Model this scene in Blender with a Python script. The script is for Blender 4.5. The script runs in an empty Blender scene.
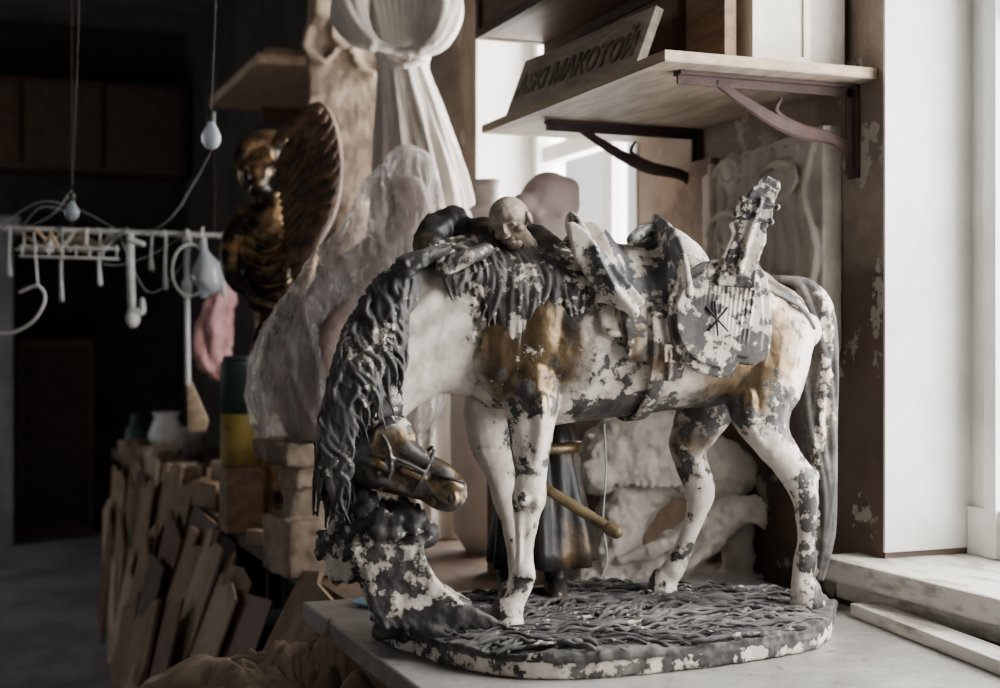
import bpy, math, random
from mathutils import Vector, Matrix, noise
random.seed(7)
F=1389.0
CAM=Vector((0,0,1.3))
fw=Vector((.368,.93,0)).normalized(); rt=Vector((fw.y,-fw.x,0)); Z=Vector((0,0,1))
def P(px,py,d):
    return CAM+fw*d+rt*((px-500)/F*d)+Z*((344-py)/F*d)
def UV(co):
    v=co-CAM; d=v.dot(fw); return 500+v.dot(rt)/d*F, 344-v.z/d*F
def lerp(a,b,t): return a+(b-a)*t
col=bpy.context.scene.collection
# ---------------------------------------------------------------- materials
def newmat(name):
    m=bpy.data.materials.new(name); m.use_nodes=True
    nt=m.node_tree; b=nt.nodes['Principled BSDF']; return m,nt,b
def mixc(nt,fac,a,b):
    n=nt.nodes.new('ShaderNodeMix'); n.data_type='RGBA'
    for s,v in ((0,fac),(6,a),(7,b)):
        if hasattr(v,'is_output'): nt.links.new(v,n.inputs[s])
        else: n.inputs[s].default_value=v if s==0 else (*v,1)
    return n.outputs[2]
def mixf(nt,fac,a,b):
    n=nt.nodes.new('ShaderNodeMix'); n.data_type='FLOAT'
    for s,v in ((0,fac),(2,a),(3,b)):
        if hasattr(v,'is_output'): nt.links.new(v,n.inputs[s])
        else: n.inputs[s].default_value=v
    return n.outputs[0]
def ntex(nt,scale,detail=6,rough=.6,stretch=None,dist=0,off=(0,0,0)):
    tc=nt.nodes.new('ShaderNodeTexCoord'); mp=nt.nodes.new('ShaderNodeMapping')
    nt.links.new(tc.outputs['Object'],mp.inputs[0])
    mp.inputs['Location'].default_value=off
    if stretch: mp.inputs['Scale'].default_value=stretch
    n=nt.nodes.new('ShaderNodeTexNoise'); nt.links.new(mp.outputs[0],n.inputs['Vector'])
    n.inputs['Scale'].default_value=scale; n.inputs['Detail'].default_value=detail; n.inputs['Roughness'].default_value=rough
    n.inputs['Distortion'].default_value=dist
    return n.outputs[0]
def ramp(nt,src,a,b):
    n=nt.nodes.new('ShaderNodeMapRange'); n.interpolation_type='SMOOTHSTEP'
    nt.links.new(src,n.inputs[0]); n.inputs[1].default_value=a; n.inputs[2].default_value=b
    return n.outputs[0]
def math_(nt,op,a,b=0.0,c=0.0):
    n=nt.nodes.new('ShaderNodeMath'); n.operation=op
    for i,v in enumerate((a,b,c)):
        if hasattr(v,'is_output'): nt.links.new(v,n.inputs[i])
        else: n.inputs[i].default_value=v
    return n.outputs[0]
def bump(nt,b,h,strength,dist=.01):
    n=nt.nodes.new('ShaderNodeBump'); n.inputs['Strength'].default_value=strength; n.inputs['Distance'].default_value=dist
    nt.links.new(h,n.inputs['Height']); nt.links.new(n.outputs[0],b.inputs['Normal'])
def simple(name,c1,c2,scale=8,rough=.7,metal=0,bs=.3,stretch=None,lo=.4,hi=.6,bd=.005,detail=6):
    m,nt,b=newmat(name)
    f=ntex(nt,scale,detail,.65,stretch); r=ramp(nt,f,lo,hi)
    nt.links.new(mixc(nt,r,c1,c2),b.inputs['Base Color'])
    b.inputs['Roughness'].default_value=rough; b.inputs['Metallic'].default_value=metal
    if bs: bump(nt,b,ntex(nt,scale*3,6,.7,stretch),bs,bd)
    return m
def flaky(name,white=(.78,.72,.65),dark=(.034,.032,.032),dark2=(.125,.116,.110),gold=(.25,.175,.095),sc=11,gsc=7,rough=.38,chipt=.585):
    m,nt,b=newmat(name)
    at=nt.nodes.new('ShaderNodeAttribute'); at.attribute_name='w'
    sp=nt.nodes.new('ShaderNodeSeparateColor'); nt.links.new(at.outputs['Color'],sp.inputs[0])
    n1=ntex(nt,sc,12,.68,off=(0,0,0)); n2=ntex(nt,sc*3.6,10,.68,off=(5,2,8))
    nn=math_(nt,'MULTIPLY_ADD',n2,.55,math_(nt,'MULTIPLY_ADD',n1,.90,-.225))
    val=math_(nt,'ADD',nn,math_(nt,'MULTIPLY_ADD',sp.outputs[0],.50,-.25))
    md=ramp(nt,val,.505,.513)
    mid=ramp(nt,val,.450,.505)
    gv=math_(nt,'ADD',ntex(nt,gsc,9,.62,off=(3,1,7)),math_(nt,'MULTIPLY_ADD',sp.outputs[1],.60,-.30))
    mg=ramp(nt,gv,.36,.68)
    dirt=ramp(nt,ntex(nt,15,9,.75,off=(1,2,3)),.40,.78)
    w=mixc(nt,dirt,white,(white[0]*.68,white[1]*.62,white[2]*.55))
    w=mixc(nt,math_(nt,'MULTIPLY',mid,.45),w,(.24,.20,.16))
    dk=mixc(nt,ramp(nt,ntex(nt,18,8,.72,off=(9,2,3)),.40,.72),dark,dark2)
    g=mixc(nt,ramp(nt,ntex(nt,7,7,.7,off=(4,4,3)),.36,.66),gold,(gold[0]*.22,gold[1]*.22,gold[2]*.30))
    chip=ramp(nt,ntex(nt,16,12,.72,off=(7,7,1)),chipt,chipt+.012)
    g2=mixc(nt,chip,g,white)
    c=mixc(nt,md,mixc(nt,mg,w,g2),dk)
    nt.links.new(c,b.inputs['Base Color'])
    nd=math_(nt,'SUBTRACT',1.0,md); nc=math_(nt,'SUBTRACT',1.0,chip)
    nt.links.new(math_(nt,'MULTIPLY',math_(nt,'MULTIPLY',math_(nt,'MULTIPLY',mg,nd),nc),.8),b.inputs['Metallic'])
    nt.links.new(mixf(nt,md,mixf(nt,mg,.55,.33),rough),b.inputs['Roughness'])
    h=math_(nt,'ADD',math_(nt,'MULTIPLY',md,.6),math_(nt,'MULTIPLY',ntex(nt,80,6,.7),.4))
    bump(nt,b,h,.6,.004)
    return m
M={}
M['flaky']=flaky('flaking_paint_plaster')
M['flaky2']=flaky('flaking_fine',sc=17,gsc=12,rough=.5)
M['flaky_matte']=flaky('flaking_matte',sc=15,rough=.78,dark2=(.16,.15,.14))
M['flaky_seat']=flaky('flaking_seat',sc=14,dark=(.045,.048,.054),dark2=(.15,.158,.17))
M['skin']=simple('painted_face',(.20,.155,.115),(.42,.35,.28),24,.42,lo=.38,hi=.62,detail=9)
M['plaster']=simple('plaster',(.62,.58,.53),(.40,.36,.32),5,.85,bs=.5,lo=.4,hi=.75)
M['plaster_grey']=simple('plaster_grey',(.52,.48,.43),(.32,.29,.25),6,.85,bs=.5,lo=.4,hi=.7)
M['plaster_warm']=simple('plaster_warm',(.36,.28,.21),(.19,.14,.105),6,.85,bs=.6)
M['plaster_pink']=simple('plaster_pink',(.74,.60,.56),(.64,.50,.47),6,.8,bs=.2)
M['bronze']=simple('bronze',(.28,.175,.08),(.018,.015,.013),9,.35,.6,bs=.4,lo=.42,hi=.55,detail=9)
M['feather']=simple('feather_bronze',(.15,.085,.045),(.05,.028,.018),22,.45,.25,bs=.4)
M['robe']=simple('dark_bronze_robe',(.03,.03,.032),(.15,.10,.055),9,.42,.45,bs=.5,lo=.45,hi=.68)
M['wood']=simple('wood',(.26,.165,.095),(.17,.10,.06),6,.6,bs=.3,stretch=(6,1,6))
M['wood_light']=simple('wood_light',(.50,.38,.26),(.36,.26,.17),6,.6,bs=.3,stretch=(6,1,6))
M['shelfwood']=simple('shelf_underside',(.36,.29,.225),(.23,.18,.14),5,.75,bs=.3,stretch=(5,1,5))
M['signwood']=simple('sign_board',(.50,.42,.34),(.34,.28,.225),9,.8,bs=.5,stretch=(5,1,5))
M['signletter']=simple('sign_letter',(.17,.13,.10),(.24,.19,.15),12,.75,bs=.3)
M['wood_dark']=simple('wood_dark',(.07,.042,.026),(.115,.068,.04),6,.6,bs=.3,stretch=(5,1,5))
M['redwood']=simple('redwood',(.20,.095,.05),(.125,.06,.034),5,.5,bs=.2,stretch=(5,1,5))
M['card']=simple('cardboard',(.36,.25,.16),(.23,.155,.10),7,.85,bs=.3)
M['card2']=simple('cardboard_pale',(.48,.385,.285),(.33,.26,.185),7,.85,bs=.3)
M['paper']=simple('brown_paper',(.30,.22,.155),(.19,.135,.09),5,.8,bs=.25,bd=.01)
M['brk']=simple('bracket_rust',(.055,.027,.022),(.035,.018,.016),18,.75,0,bs=.4)
M['brk2']=simple('bracket_dark',(.03,.02,.020),(.05,.03,.027),14,.7,0,bs=.3)
M['metal']=simple('metal',(.42,.42,.42),(.2,.2,.2),12,.35,.8,bs=.2)
M['whiteplastic']=simple('white_plastic',(.66,.66,.64),(.48,.48,.46),8,.45,bs=.05)
M['black']=simple('black',(.01,.01,.01),(.03,.03,.03),8,.5,bs=.1)
M['cream']=simple('cream_card',(.80,.76,.66),(.66,.62,.52),5,.7,bs=.1)
M['white']=simple('white_paint',(.78,.775,.75),(.50,.49,.46),2.6,.55,bs=.3,lo=.42,hi=.80,detail=10)
M['sillpaint']=simple('sill_paint',(.62,.60,.55),(.30,.27,.235),8,.55,bs=.3,lo=.46,hi=.64,stretch=(3,1,3),detail=9)
M['yellow']=simple('yellow_paint',(.36,.27,.05),(.20,.15,.035),9,.6,bs=.1)
M['green']=simple('green_paint',(.035,.08,.065),(.02,.045,.04),9,.6,bs=.1)
M['blue']=simple('blue_glaze',(.2,.42,.6),(.3,.5,.65),6,.3,bs=0)
M['pinkbag']=simple('pink_bag',(.62,.34,.34),(.42,.20,.20),14,.35,bs=.6,bd=.01)
M['concrete']=simple('concrete',(.38,.38,.38),(.25,.25,.245),3,.65,bs=.3)
M['ceiling']=simple('ceiling_paint',(.16,.15,.14),(.10,.095,.09),2,.9,bs=.1)
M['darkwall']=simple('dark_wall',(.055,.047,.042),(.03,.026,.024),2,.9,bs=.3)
M['clay']=simple('clay',(.26,.18,.155),(.14,.095,.085),7,.7,bs=.4)
M['stick']=simple('gilded_wood',(.28,.21,.11),(.14,.10,.05),20,.5,.2,bs=.3)
def table_mat():
    m,nt,b=newmat('grey_tabletop')
    a=ramp(nt,ntex(nt,5,10,.75),.38,.65); s=ramp(nt,ntex(nt,34,5,.7,(1,8,1)),.50,.68)
    c=mixc(nt,a,(.35,.34,.325),(.20,.19,.18)); c=mixc(nt,math_(nt,'MULTIPLY',s,.6),c,(.44,.42,.40))
    sp=ramp(nt,ntex(nt,50,8,.7,off=(2,2,2)),.62,.64); c=mixc(nt,sp,c,(.10,.09,.08))
    nt.links.new(c,b.inputs['Base Color']); b.inputs['Roughness'].default_value=.34
    bump(nt,b,ntex(nt,30,6,.7),.3,.005); return m
M['table']=table_mat()
def wall_mat():
    m,nt,b=newmat('peeling_brown_wall')
    geo=nt.nodes.new('ShaderNodeNewGeometry'); sx=nt.nodes.new('ShaderNodeSeparateXYZ'); nt.links.new(geo.outputs['Position'],sx.inputs[0])
    zz=math_(nt,'ADD',sx.outputs[2],math_(nt,'MULTIPLY',ntex(nt,2.5,5,.6),.12))
    zm=ramp(nt,zz,1.48,1.52)
    lo=mixc(nt,ramp(nt,ntex(nt,4,7,.7),.4,.65),(.13,.085,.06),(.075,.05,.04))
    hi=mixc(nt,ramp(nt,ntex(nt,5,7,.7,off=(3,3,3)),.4,.65),(.29,.235,.185),(.17,.13,.10))
    c=mixc(nt,zm,lo,hi)
    pe=ramp(nt,ntex(nt,6,12,.66,off=(5,1,2)),.60,.608)
    c=mixc(nt,pe,c,(.40,.36,.31))
    st_=ramp(nt,ntex(nt,4,8,.7,(1,2,.4),off=(1,1,4)),.5,.75); c=mixc(nt,math_(nt,'MULTIPLY',st_,.5),c,(.06,.045,.035))
    nt.links.new(c,b.inputs['Base Color']); b.inputs['Roughness'].default_value=.65
    bump(nt,b,math_(nt,'ADD',pe,ntex(nt,25,6,.7)),.5,.006); return m
M['wall']=wall_mat()
def film_mat():
    m,nt,b=newmat('plastic_film')
    b.inputs['Base Color'].default_value=(.60,.55,.53,1); b.inputs['Roughness'].default_value=.24
    bump(nt,b,ntex(nt,8,9,.60,(5,5,1.4),dist=1.4),.6,.02)
    a=ramp(nt,ntex(nt,8,8,.62,(5,5,1.1),dist=1.4),.38,.72)
    lw=nt.nodes.new('ShaderNodeLayerWeight'); lw.inputs[0].default_value=.35
    al=math_(nt,'MULTIPLY_ADD',a,.34,.22); al=math_(nt,'ADD',al,math_(nt,'MULTIPLY',lw.outputs[1],.30))
    nt.links.new(al,b.inputs['Alpha']); return m
M['film']=film_mat()
def glass_mat():
    m,nt,b=newmat('window_glass')
    out=nt.nodes['Material Output']; t=nt.nodes.new('ShaderNodeBsdfTransparent'); g=nt.nodes.new('ShaderNodeBsdfGlossy')
    g.inputs['Roughness'].default_value=.05; mx=nt.nodes.new('ShaderNodeMixShader'); mx.inputs[0].default_value=.06
    nt.links.new(t.outputs[0],mx.inputs[1]); nt.links.new(g.outputs[0],mx.inputs[2]); nt.links.new(mx.outputs[0],out.inputs[0]); return m
M['glass']=glass_mat()
def bulb_mat():
    m,nt,b=newmat('bulb_glass'); b.inputs['Base Color'].default_value=(.6,.66,.72,1); b.inputs['Roughness'].default_value=.12
    b.inputs['Transmission Weight'].default_value=.55; return m
M['bulb']=bulb_mat()
# ---------------------------------------------------------------- geometry
def cr(p0,p1,p2,p3,t):
    return (p1*2+(p2-p0)*t+(p0*2-p1*5+p2*4-p3)*t*t+(p1*3-p0-p2*3+p3)*t*t*t)*.5
class Geo:
    def __init__(s): s.v=[]; s.f=[]; s.m=[]
    def add(s,vs,fs,m=0):
        o=len(s.v); s.v+= [Vector(v) for v in vs]; s.f+=[[i+o for i in f] for f in fs]; s.m+=[m]*len(fs)
    def box(s,a,b,m=0,R=None,c=None):
        a=Vector(a); b=Vector(b)
        vs=[Vector((x,y,z)) for z in (a.z,b.z) for y in (a.y,b.y) for x in (a.x,b.x)]
        if R is not None:
            c=Vector(c) if c is not None else (a+b)/2
            vs=[c+R@(v-c) for v in vs]
        s.add(vs,[(0,2,3,1),(4,5,7,6),(0,1,5,4),(2,6,7,3),(0,4,6,2),(1,3,7,5)],m); return s
    def slab(s,o,u,v,w,m=0):
        o,u,v,w=map(Vector,(o,u,v,w))
        s.add([o,o+u,o+u+v,o+v,o+w,o+u+w,o+u+v+w,o+v+w],[(0,3,2,1),(4,5,6,7),(0,1,5,4),(1,2,6,5),(2,3,7,6),(3,0,4,7)],m); return s
    def tube(s,pts,rad,side=None,n=14,sub=3,m=0,mod=None,cap=True):
        pts=[Vector(p) for p in pts]; rad=[Vector(r) if isinstance(r,(tuple,list)) else Vector((r,r)) for r in rad]
        if sub>1 and len(pts)>2:
            P2=[];R2=[]
            for i in range(len(pts)-1):
                a=max(i-1,0); d=min(i+2,len(pts)-1)
                for k in range(sub):
                    t=k/sub
                    P2.append(cr(pts[a],pts[i],pts[i+1],pts[d],t)); r=cr(rad[a],rad[i],rad[i+1],rad[d],t)
                    R2.append(Vector((max(r.x,.0005),max(r.y,.0005))))
            P2.append(pts[-1]);R2.append(rad[-1]); pts,rad=P2,R2
        T=[]
        for i in range(len(pts)):
            t=(pts[min(i+1,len(pts)-1)]-pts[max(i-1,0)])
            T.append(t.normalized() if t.length>1e-9 else Vector((0,0,1)))
        frames=[]; S=Vector(side) if side is not None else None
        prev=None
        for t in T:
            if S is not None: x=S-t*S.dot(t)
            elif prev is None:
                x=t.cross(Vector((0.3,1,.1)))
            else: x=prev-t*prev.dot(t)
            if x.length<1e-5: x=t.orthogonal()
            x.normalize(); prev=x; frames.append((x,t.cross(x)))
        rings=[]
        def ring(c,r,fr,sc,tt):
            out=[]
            for k in range(n):
                a=2*math.pi*k/n; q=sc*(mod(a,tt) if mod else 1)
                out.append(c+fr[0]*(math.cos(a)*r.x*q)+fr[1]*(math.sin(a)*r.y*q))
            return out
        L=len(pts)
        if cap:
            h=min(rad[0])
            for an in (80,50,25): rings.append(ring(pts[0]-T[0]*h*math.sin(math.radians(an)),rad[0],frames[0],math.cos(math.radians(an)),0))
        for i in range(L): rings.append(ring(pts[i],rad[i],frames[i],1,i/(L-1)))
        if cap:
            h=min(rad[-1])
            for an in (25,50,80): rings.append(ring(pts[-1]+T[-1]*h*math.sin(math.radians(an)),rad[-1],frames[-1],math.cos(math.radians(an)),1))
        vs=[v for r in rings for v in r]; fs=[]
        for i in range(len(rings)-1):
            for k in range(n):
                k2=(k+1)%n; fs.append((i*n+k,i*n+k2,(i+1)*n+k2,(i+1)*n+k))
        fs.append(list(range(n))[::-1]); fs.append([(len(rings)-1)*n+k for k in range(n)])
        s.add(vs,fs,m); return s
    def ell(s,c,r,R=None,m=0,nu=18,nv=12):
        c=Vector(c); r=(r,r,r) if not isinstance(r,(tuple,list)) else r
        vs=[];fs=[]
        for j in range(1,nv):
            th=math.pi*j/nv
            for i in range(nu):
                ph=2*math.pi*i/nu
                v=Vector((r[0]*math.sin(th)*math.cos(ph),r[1]*math.sin(th)*math.sin(ph),r[2]*math.cos(th)))
                vs.append(c+(R@v if R else v))
        t=Vector((0,0,r[2])); vs.append(c+(R@t if R else t)); vs.append(c-(R@t if R else t))
        a=len(vs)-2; b=a+1
        for j in range(nv-2):
            for i in range(nu):
                i2=(i+1)%nu; fs.append((j*nu+i,(j+1)*nu+i,(j+1)*nu+i2,j*nu+i2))
        for i in range(nu):
            i2=(i+1)%nu; fs.append((a,i,i2)); fs.append((b,(nv-2)*nu+i2,(nv-2)*nu+i))
        s.add(vs,fs,m); return s
    def lathe(s,c,prof,n=28,m=0,mod=None):
        c=Vector(c); vs=[];fs=[]
        for (r,z) in prof:
            for i in range(n):
                a=2*math.pi*i/n; q=mod(a,z) if mod else 1
                vs.append(c+Vector((r*q*math.cos(a),r*q*math.sin(a),z)))
        for j in range(len(prof)-1):
            for i in range(n):
                i2=(i+1)%n; fs.append((j*n+i,j*n+i2,(j+1)*n+i2,(j+1)*n+i))
        fs.append(list(range(n))[::-1]); fs.append([(len(prof)-1)*n+i for i in range(n)])
        s.add(vs,fs,m); return s
    def prism(s,poly,ext,m=0):
        poly=[Vector(p) for p in poly]; ext=Vector(ext); n=len(poly)
        fs=[list(range(n))[::-1],[n+i for i in range(n)]]+[(i,(i+1)%n,n+(i+1)%n,n+i) for i in range(n)]
        s.add(poly+[p+ext for p in poly],fs,m); return s
    def sheet(s,fn,nu,nv,th,m=0):
        vs=[];fs=[]
        for o in (0,th):
            for j in range(nv+1):
                for i in range(nu+1): vs.append(fn(i/nu,j/nv,o))
        K=(nu+1)*(nv+1); idx=lambda i,j,o:o*K+j*(nu+1)+i
        for j in range(nv):
            for i in range(nu):
                fs.append((idx(i,j,0),idx(i,j+1,0),idx(i+1,j+1,0),idx(i+1,j,0)))
                fs.append((idx(i,j,1),idx(i+1,j,1),idx(i+1,j+1,1),idx(i,j+1,1)))
        for i in range(nu):
            fs.append((idx(i,0,0),idx(i+1,0,0),idx(i+1,0,1),idx(i,0,1))); fs.append((idx(i,nv,0),idx(i,nv,1),idx(i+1,nv,1),idx(i+1,nv,0)))
        for j in range(nv):
            fs.append((idx(0,j,0),idx(0,j,1),idx(0,j+1,1),idx(0,j+1,0))); fs.append((idx(nu,j,0),idx(nu,j+1,0),idx(nu,j+1,1),idx(nu,j,1)))
        s.add(vs,fs,m); return s
WL={}
def make(name,g,mats,parent=None,label=None,cat=None,kind=None,group=None,remesh=None,smooth=4,disp=None,w=None,shade=True,bevel=0,dfn=None,minz=None):
    me=bpy.data.meshes.new(name)
    xs=[v.x for v in g.v];ys=[v.y for v in g.v];zs=[v.z for v in g.v]
    base=Vector(((min(xs)+max(xs))/2,(min(ys)+max(ys))/2,min(zs) if minz is None else minz))
    me.from_pydata([v-base for v in g.v],[],g.f)
    if not isinstance(mats,(list,tuple)): mats=[mats]
    for mm in mats: me.materials.append(M[mm])
    me.polygons.foreach_set('material_index',g.m)
    me.update()
    ob=bpy.data.objects.new(name,me); col.objects.link(ob)
    if remesh or bevel:
        if remesh:
            q=ob.modifiers.new('r','REMESH'); q.mode='VOXEL'; q.voxel_size=remesh
            if smooth:
                q=ob.modifiers.new('s','SMOOTH'); q.iterations=smooth; q.factor=.5
        if bevel:
            q=ob.modifiers.new('b','BEVEL'); q.width=bevel; q.segments=2; q.limit_method='ANGLE'
        dg=bpy.context.evaluated_depsgraph_get(); dg.update()
        m2=bpy.data.meshes.new_from_object(ob.evaluated_get(dg)); ob.modifiers.clear(); ob.data=m2; me=m2
        if not me.materials:
            for mm in mats: me.materials.append(M[mm])
    me.name=name
    if disp or dfn:
        me.update(); ns=[v.normal.copy() for v in me.vertices]
        for v,nn in zip(me.vertices,ns):
            if disp:
                amp,sc=disp
                v.co+=nn*amp*noise.fractal((v.co+base)*sc,.8,2.1,5)
            if dfn: v.co+=nn*dfn(v.co+base)
    if minz is not None:
        for v in me.vertices:
            if v.co.z<.0005: v.co.z=.0005
    if w is not None:
        ca=me.color_attributes.new('w','FLOAT_COLOR','POINT'); arr=[]
        for v in me.vertices:
            a,b=w(v.co+base) if callable(w) else w
            arr+=[a,b,0,1]
        ca.data.foreach_set('color',arr)
    if shade: me.polygons.foreach_set('use_smooth',[True]*len(me.polygons))
    me.update()
    WL[ob]=base
    if parent: ob.parent=parent; ob.location=base-WL[parent]
    else: ob.location=base
    if label: ob['label']=label
    if cat: ob['category']=cat
    if kind: ob['kind']=kind
    if group: ob['group']=group
    return ob
def empty(name,loc,label,cat=None,parent=None):
    e=bpy.data.objects.new(name,None); e.empty_display_size=.05; col.objects.link(e); e.location=loc; WL[e]=Vector(loc)
    if parent: e.parent=parent; e.location=Vector(loc)-WL[parent]
    e['label']=label
    if cat: e['category']=cat
    return e
def rotm(ax,deg): return Matrix.Rotation(math.radians(deg),3,ax)
# ---------------------------------------------------------------- room
XW=1.546; ZT=.835; ZB=.80; H=3.5
g=Geo()
for y0,y1,mm in ((-2,.7,0),(2.045,3.0,0),(4.1,5.3,0),(5.3,10,1)): g.box((XW,y0,0),(XW+.3,y1,H),mm)  # far stretch takes the dark material: its shade is put into the colour
for y0,y1 in ((.7,2.045),(3.0,4.1)): g.box((XW,y0,0),(XW+.3,y1,.876)); g.box((XW,y0,2.75),(XW+.3,y1,H))
make('wall_right',g,['wall','darkwall'],kind='structure',shade=False)
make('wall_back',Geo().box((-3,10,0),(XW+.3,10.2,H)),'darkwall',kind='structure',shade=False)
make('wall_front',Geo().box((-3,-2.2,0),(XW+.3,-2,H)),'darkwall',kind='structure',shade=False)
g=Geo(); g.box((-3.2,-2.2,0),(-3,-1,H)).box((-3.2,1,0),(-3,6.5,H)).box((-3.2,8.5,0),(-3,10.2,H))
for a_,b_ in ((-1,1),(6.5,8.5)): g.box((-3.2,a_,0),(-3,b_,.9)).box((-3.2,a_,2.6),(-3,b_,H))  # openings added in the unseen wall for the fill lights
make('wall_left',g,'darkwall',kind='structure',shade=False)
make('floor',Geo().box((-3.2,-2.2,-.1),(XW+.3,10.2,0)),'concrete',kind='structure',shade=False)
make('ceiling',Geo().box((-3.2,-2.2,H),(XW+.3,10.2,H+.1)),'ceiling',kind='structure',shade=False)
t=.006
g=Geo(); g.box((XW-.004,2.045-t,.93),(XW+.3,2.045,2.75)); g.box((XW-.004,.7,.93),(XW+.3,.7+t,2.75)); g.box((XW-.004,.7,2.75-t),(XW+.3,2.045,2.75))
make('trim_1',g,'white',kind='structure',shade=False)
g=Geo(); g.box((XW-.004,4.1-t,.93),(XW+.3,4.1,2.75)); g.box((XW-.004,3.0,.93),(XW+.3,3.0+t,2.75)); g.box((XW-.004,3.0,2.75-t),(XW+.3,4.1,2.75))
make('trim_2',g,'white',kind='structure',shade=False)
def window(name,y0,y1,z0,z1,mull,mat='white',x=1.733):
    g=Geo(); a=.05
    g.box((x,y0,z0),(x+.06,y0+a,z1)).box((x,y1-a,z0),(x+.06,y1,z1)).box((x,y0,z0),(x+.06,y1,z0+a+.02)).box((x,y0,z1-a),(x+.06,y1,z1))
    for m_ in mull: g.box((x+.003,m_-.022,z0+.02),(x+.05,m_+.022,z1-.02))
    g.box((x+.005,y0+.02,z0+.95),(x+.05,y1-.02,z0+1.0))
    g.box((x-.018,y1-.082,z0),(x+.03,y1-.052,z1-.02))
    g.box((x-.012,y0,z0),(x+.03,y1-.001,z0+.085))
    g.box((x-.004,y1-.05,z0+.086),(x+.001,y1-.041,z1-.02),m=1)
    g.box((x-.014,y1-.060,z0+.24),(x-.003,y1-.046,z0+.31),m=2)
    g.box((x+.028,y0+.02,z0+.03),(x+.032,y1-.02,z1-.03),m=3)
    make(name,g,[mat,'yellow','metal','glass'],kind='structure',shade=False)
window('window_1',.706,2.039,.92,2.744,[1.37])
window('window_2',3.006,4.094,.92,2.744,[3.55])
for i,(a_,b_) in enumerate(((-1,1),(6.5,8.5))):
    c_=(a_+b_)/2
    g=Geo().box((-3.13,a_,.9),(-3.07,b_,.97)).box((-3.13,a_,2.53),(-3.07,b_,2.6)).box((-3.13,a_,.97),(-3.07,a_+.06,2.53)).box((-3.13,b_-.06,.97),(-3.07,b_,2.53)).box((-3.13,c_-.03,.97),(-3.07,c_+.03,2.53))
    make('window_%d'%(3+i),g,'white',kind='structure',shade=False)  # unseen windows, added only to frame the left fill lights
g=Geo().box((XW-.085,.6,.876),(1.75,2.13,.918)).box((XW-.06,.6,.842),(XW+.0,2.11,.876))
make('trim_3',g,'sillpaint',kind='structure',bevel=.006,shade=False)
g=Geo().box((XW-.06,2.95,.876),(1.75,4.15,.916))
make('trim_4',g,'sillpaint',kind='structure',bevel=.006,shade=False)
g=Geo()
g.box((.42,9.93,0),(.92,9.99,1.33),0); g.box((.46,9.915,.06),(.88,9.94,1.28),1)
make('door_1',g,['wood','wood_dark'],kind='structure',shade=False)
make('trim_5',Geo().box((.08,9.45,0),(.38,9.99,2.0)).box((.04,9.4,2.0),(.42,9.99,2.12)),'concrete',kind='structure',shade=False,bevel=.01)
# ---------------------------------------------------------------- table and bench
tb=empty('work_table',(1.05,1.8,0),'grey-topped wooden work table under the window, paint worn and dusty','table')
make('tabletop',Geo().box((.59,1.25,ZT-.035),(1.485,2.46,ZT)),['table'],tb,bevel=.003,shade=False)
make('apron',Geo().box((.61,1.28,ZT-.14),(.635,2.44,ZT-.036)).box((1.44,1.28,ZT-.14),(1.465,2.44,ZT-.036)).box((.635,2.41,ZT-.14),(1.44,2.435,ZT-.036)).box((.635,1.29,ZT-.14),(1.44,1.315,ZT-.036)),'wood',tb,shade=False)
for x,y in ((.61,1.28),(1.41,1.28),(.61,2.385),(1.41,2.385)):
    make('leg',Geo().box((x,y,0),(x+.055,y+.055,ZT-.141)),'wood',tb,shade=False)
bn=empty('workbench',(1.1,4.5,0),'long rough wooden workbench along the wall, crowded with sculptures','workbench')
make('bench_top',Geo().box((.72,2.5,ZB-.04),(1.535,6.9,ZB)),'wood_dark',bn,shade=False)
for y in (2.55,3.9,5.3,6.75):
    for x in (.76,1.45): make('leg',Geo().box((x,y,0),(x+.07,y+.07,ZB-.041)),'wood_dark',bn,shade=False)
def onz(px,py,z):
    d=(1.3-z)*F/(py-344); return P(px,py,d)
zt=ZT+.022
p1=onz(850,603,zt); p2=onz(1003,662,zt)
uu=(p2-p1).normalized(); vv=Vector((-uu.y,uu.x,0))
if vv.x<0: vv=-vv
g=Geo().slab(p1-Z*.0215,uu*.62,vv*.055,Z*.0215)
make('wooden_plank',g,'sillpaint',label='narrow white-painted wooden plank lying loose on the table by the sill',cat='plank',bevel=.002,shade=False)
# ---------------------------------------------------------------- wall shelf
sh=empty('wall_shelf',(1.34,2.5,1.775),'plywood wall shelf on curved metal brackets, stacked with boxes','shelf')
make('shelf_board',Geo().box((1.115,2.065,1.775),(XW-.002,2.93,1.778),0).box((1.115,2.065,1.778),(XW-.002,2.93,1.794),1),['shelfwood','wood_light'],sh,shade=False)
def bracket(y,mat):
    g=Geo(); z=1.774; x=XW-.002
    g.box((x-.37,y-.014,z-.007),(x,y+.014,z)); g.box((x-.37,y-.003,z-.022),(x,y+.003,z-.007))
    g.box((x-.008,y-.014,z-.17),(x,y+.014,z)); g.box((x-.02,y-.003,z-.165),(x-.008,y+.003,z-.005))
    pts=[Vector((x-.012,y,z-.12)),Vector((x-.05,y,z-.10)),Vector((x-.13,y,z-.088)),Vector((x-.2,y,z-.062)),Vector((x-.29,y,z-.015))]
    g.tube(pts,[(.005,.014),(.005,.012),(.005,.014),(.005,.012),(.005,.008)],side=(0,1,0),n=8,sub=4)
    g.tube([Vector((x-.12,y,z-.08)),Vector((x-.15,y,z-.07)),Vector((x-.17,y,z-.055)),Vector((x-.16,y,z-.035))],[(.004,.005)]*3+[(.004,.003)],side=(0,1,0),n=8)
    make('bracket',g,mat,sh,bevel=0,shade=False)
bracket(2.13,'brk'); bracket(2.70,'brk2')
ZS=1.795
b0=Vector((1.12,2.80,ZS)); b1=Vector((1.15,2.25,ZS)); dv=(b1-b0); n_=dv.normalized()
hv=(Vector((.38,0,1)).normalized())*.132
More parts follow.
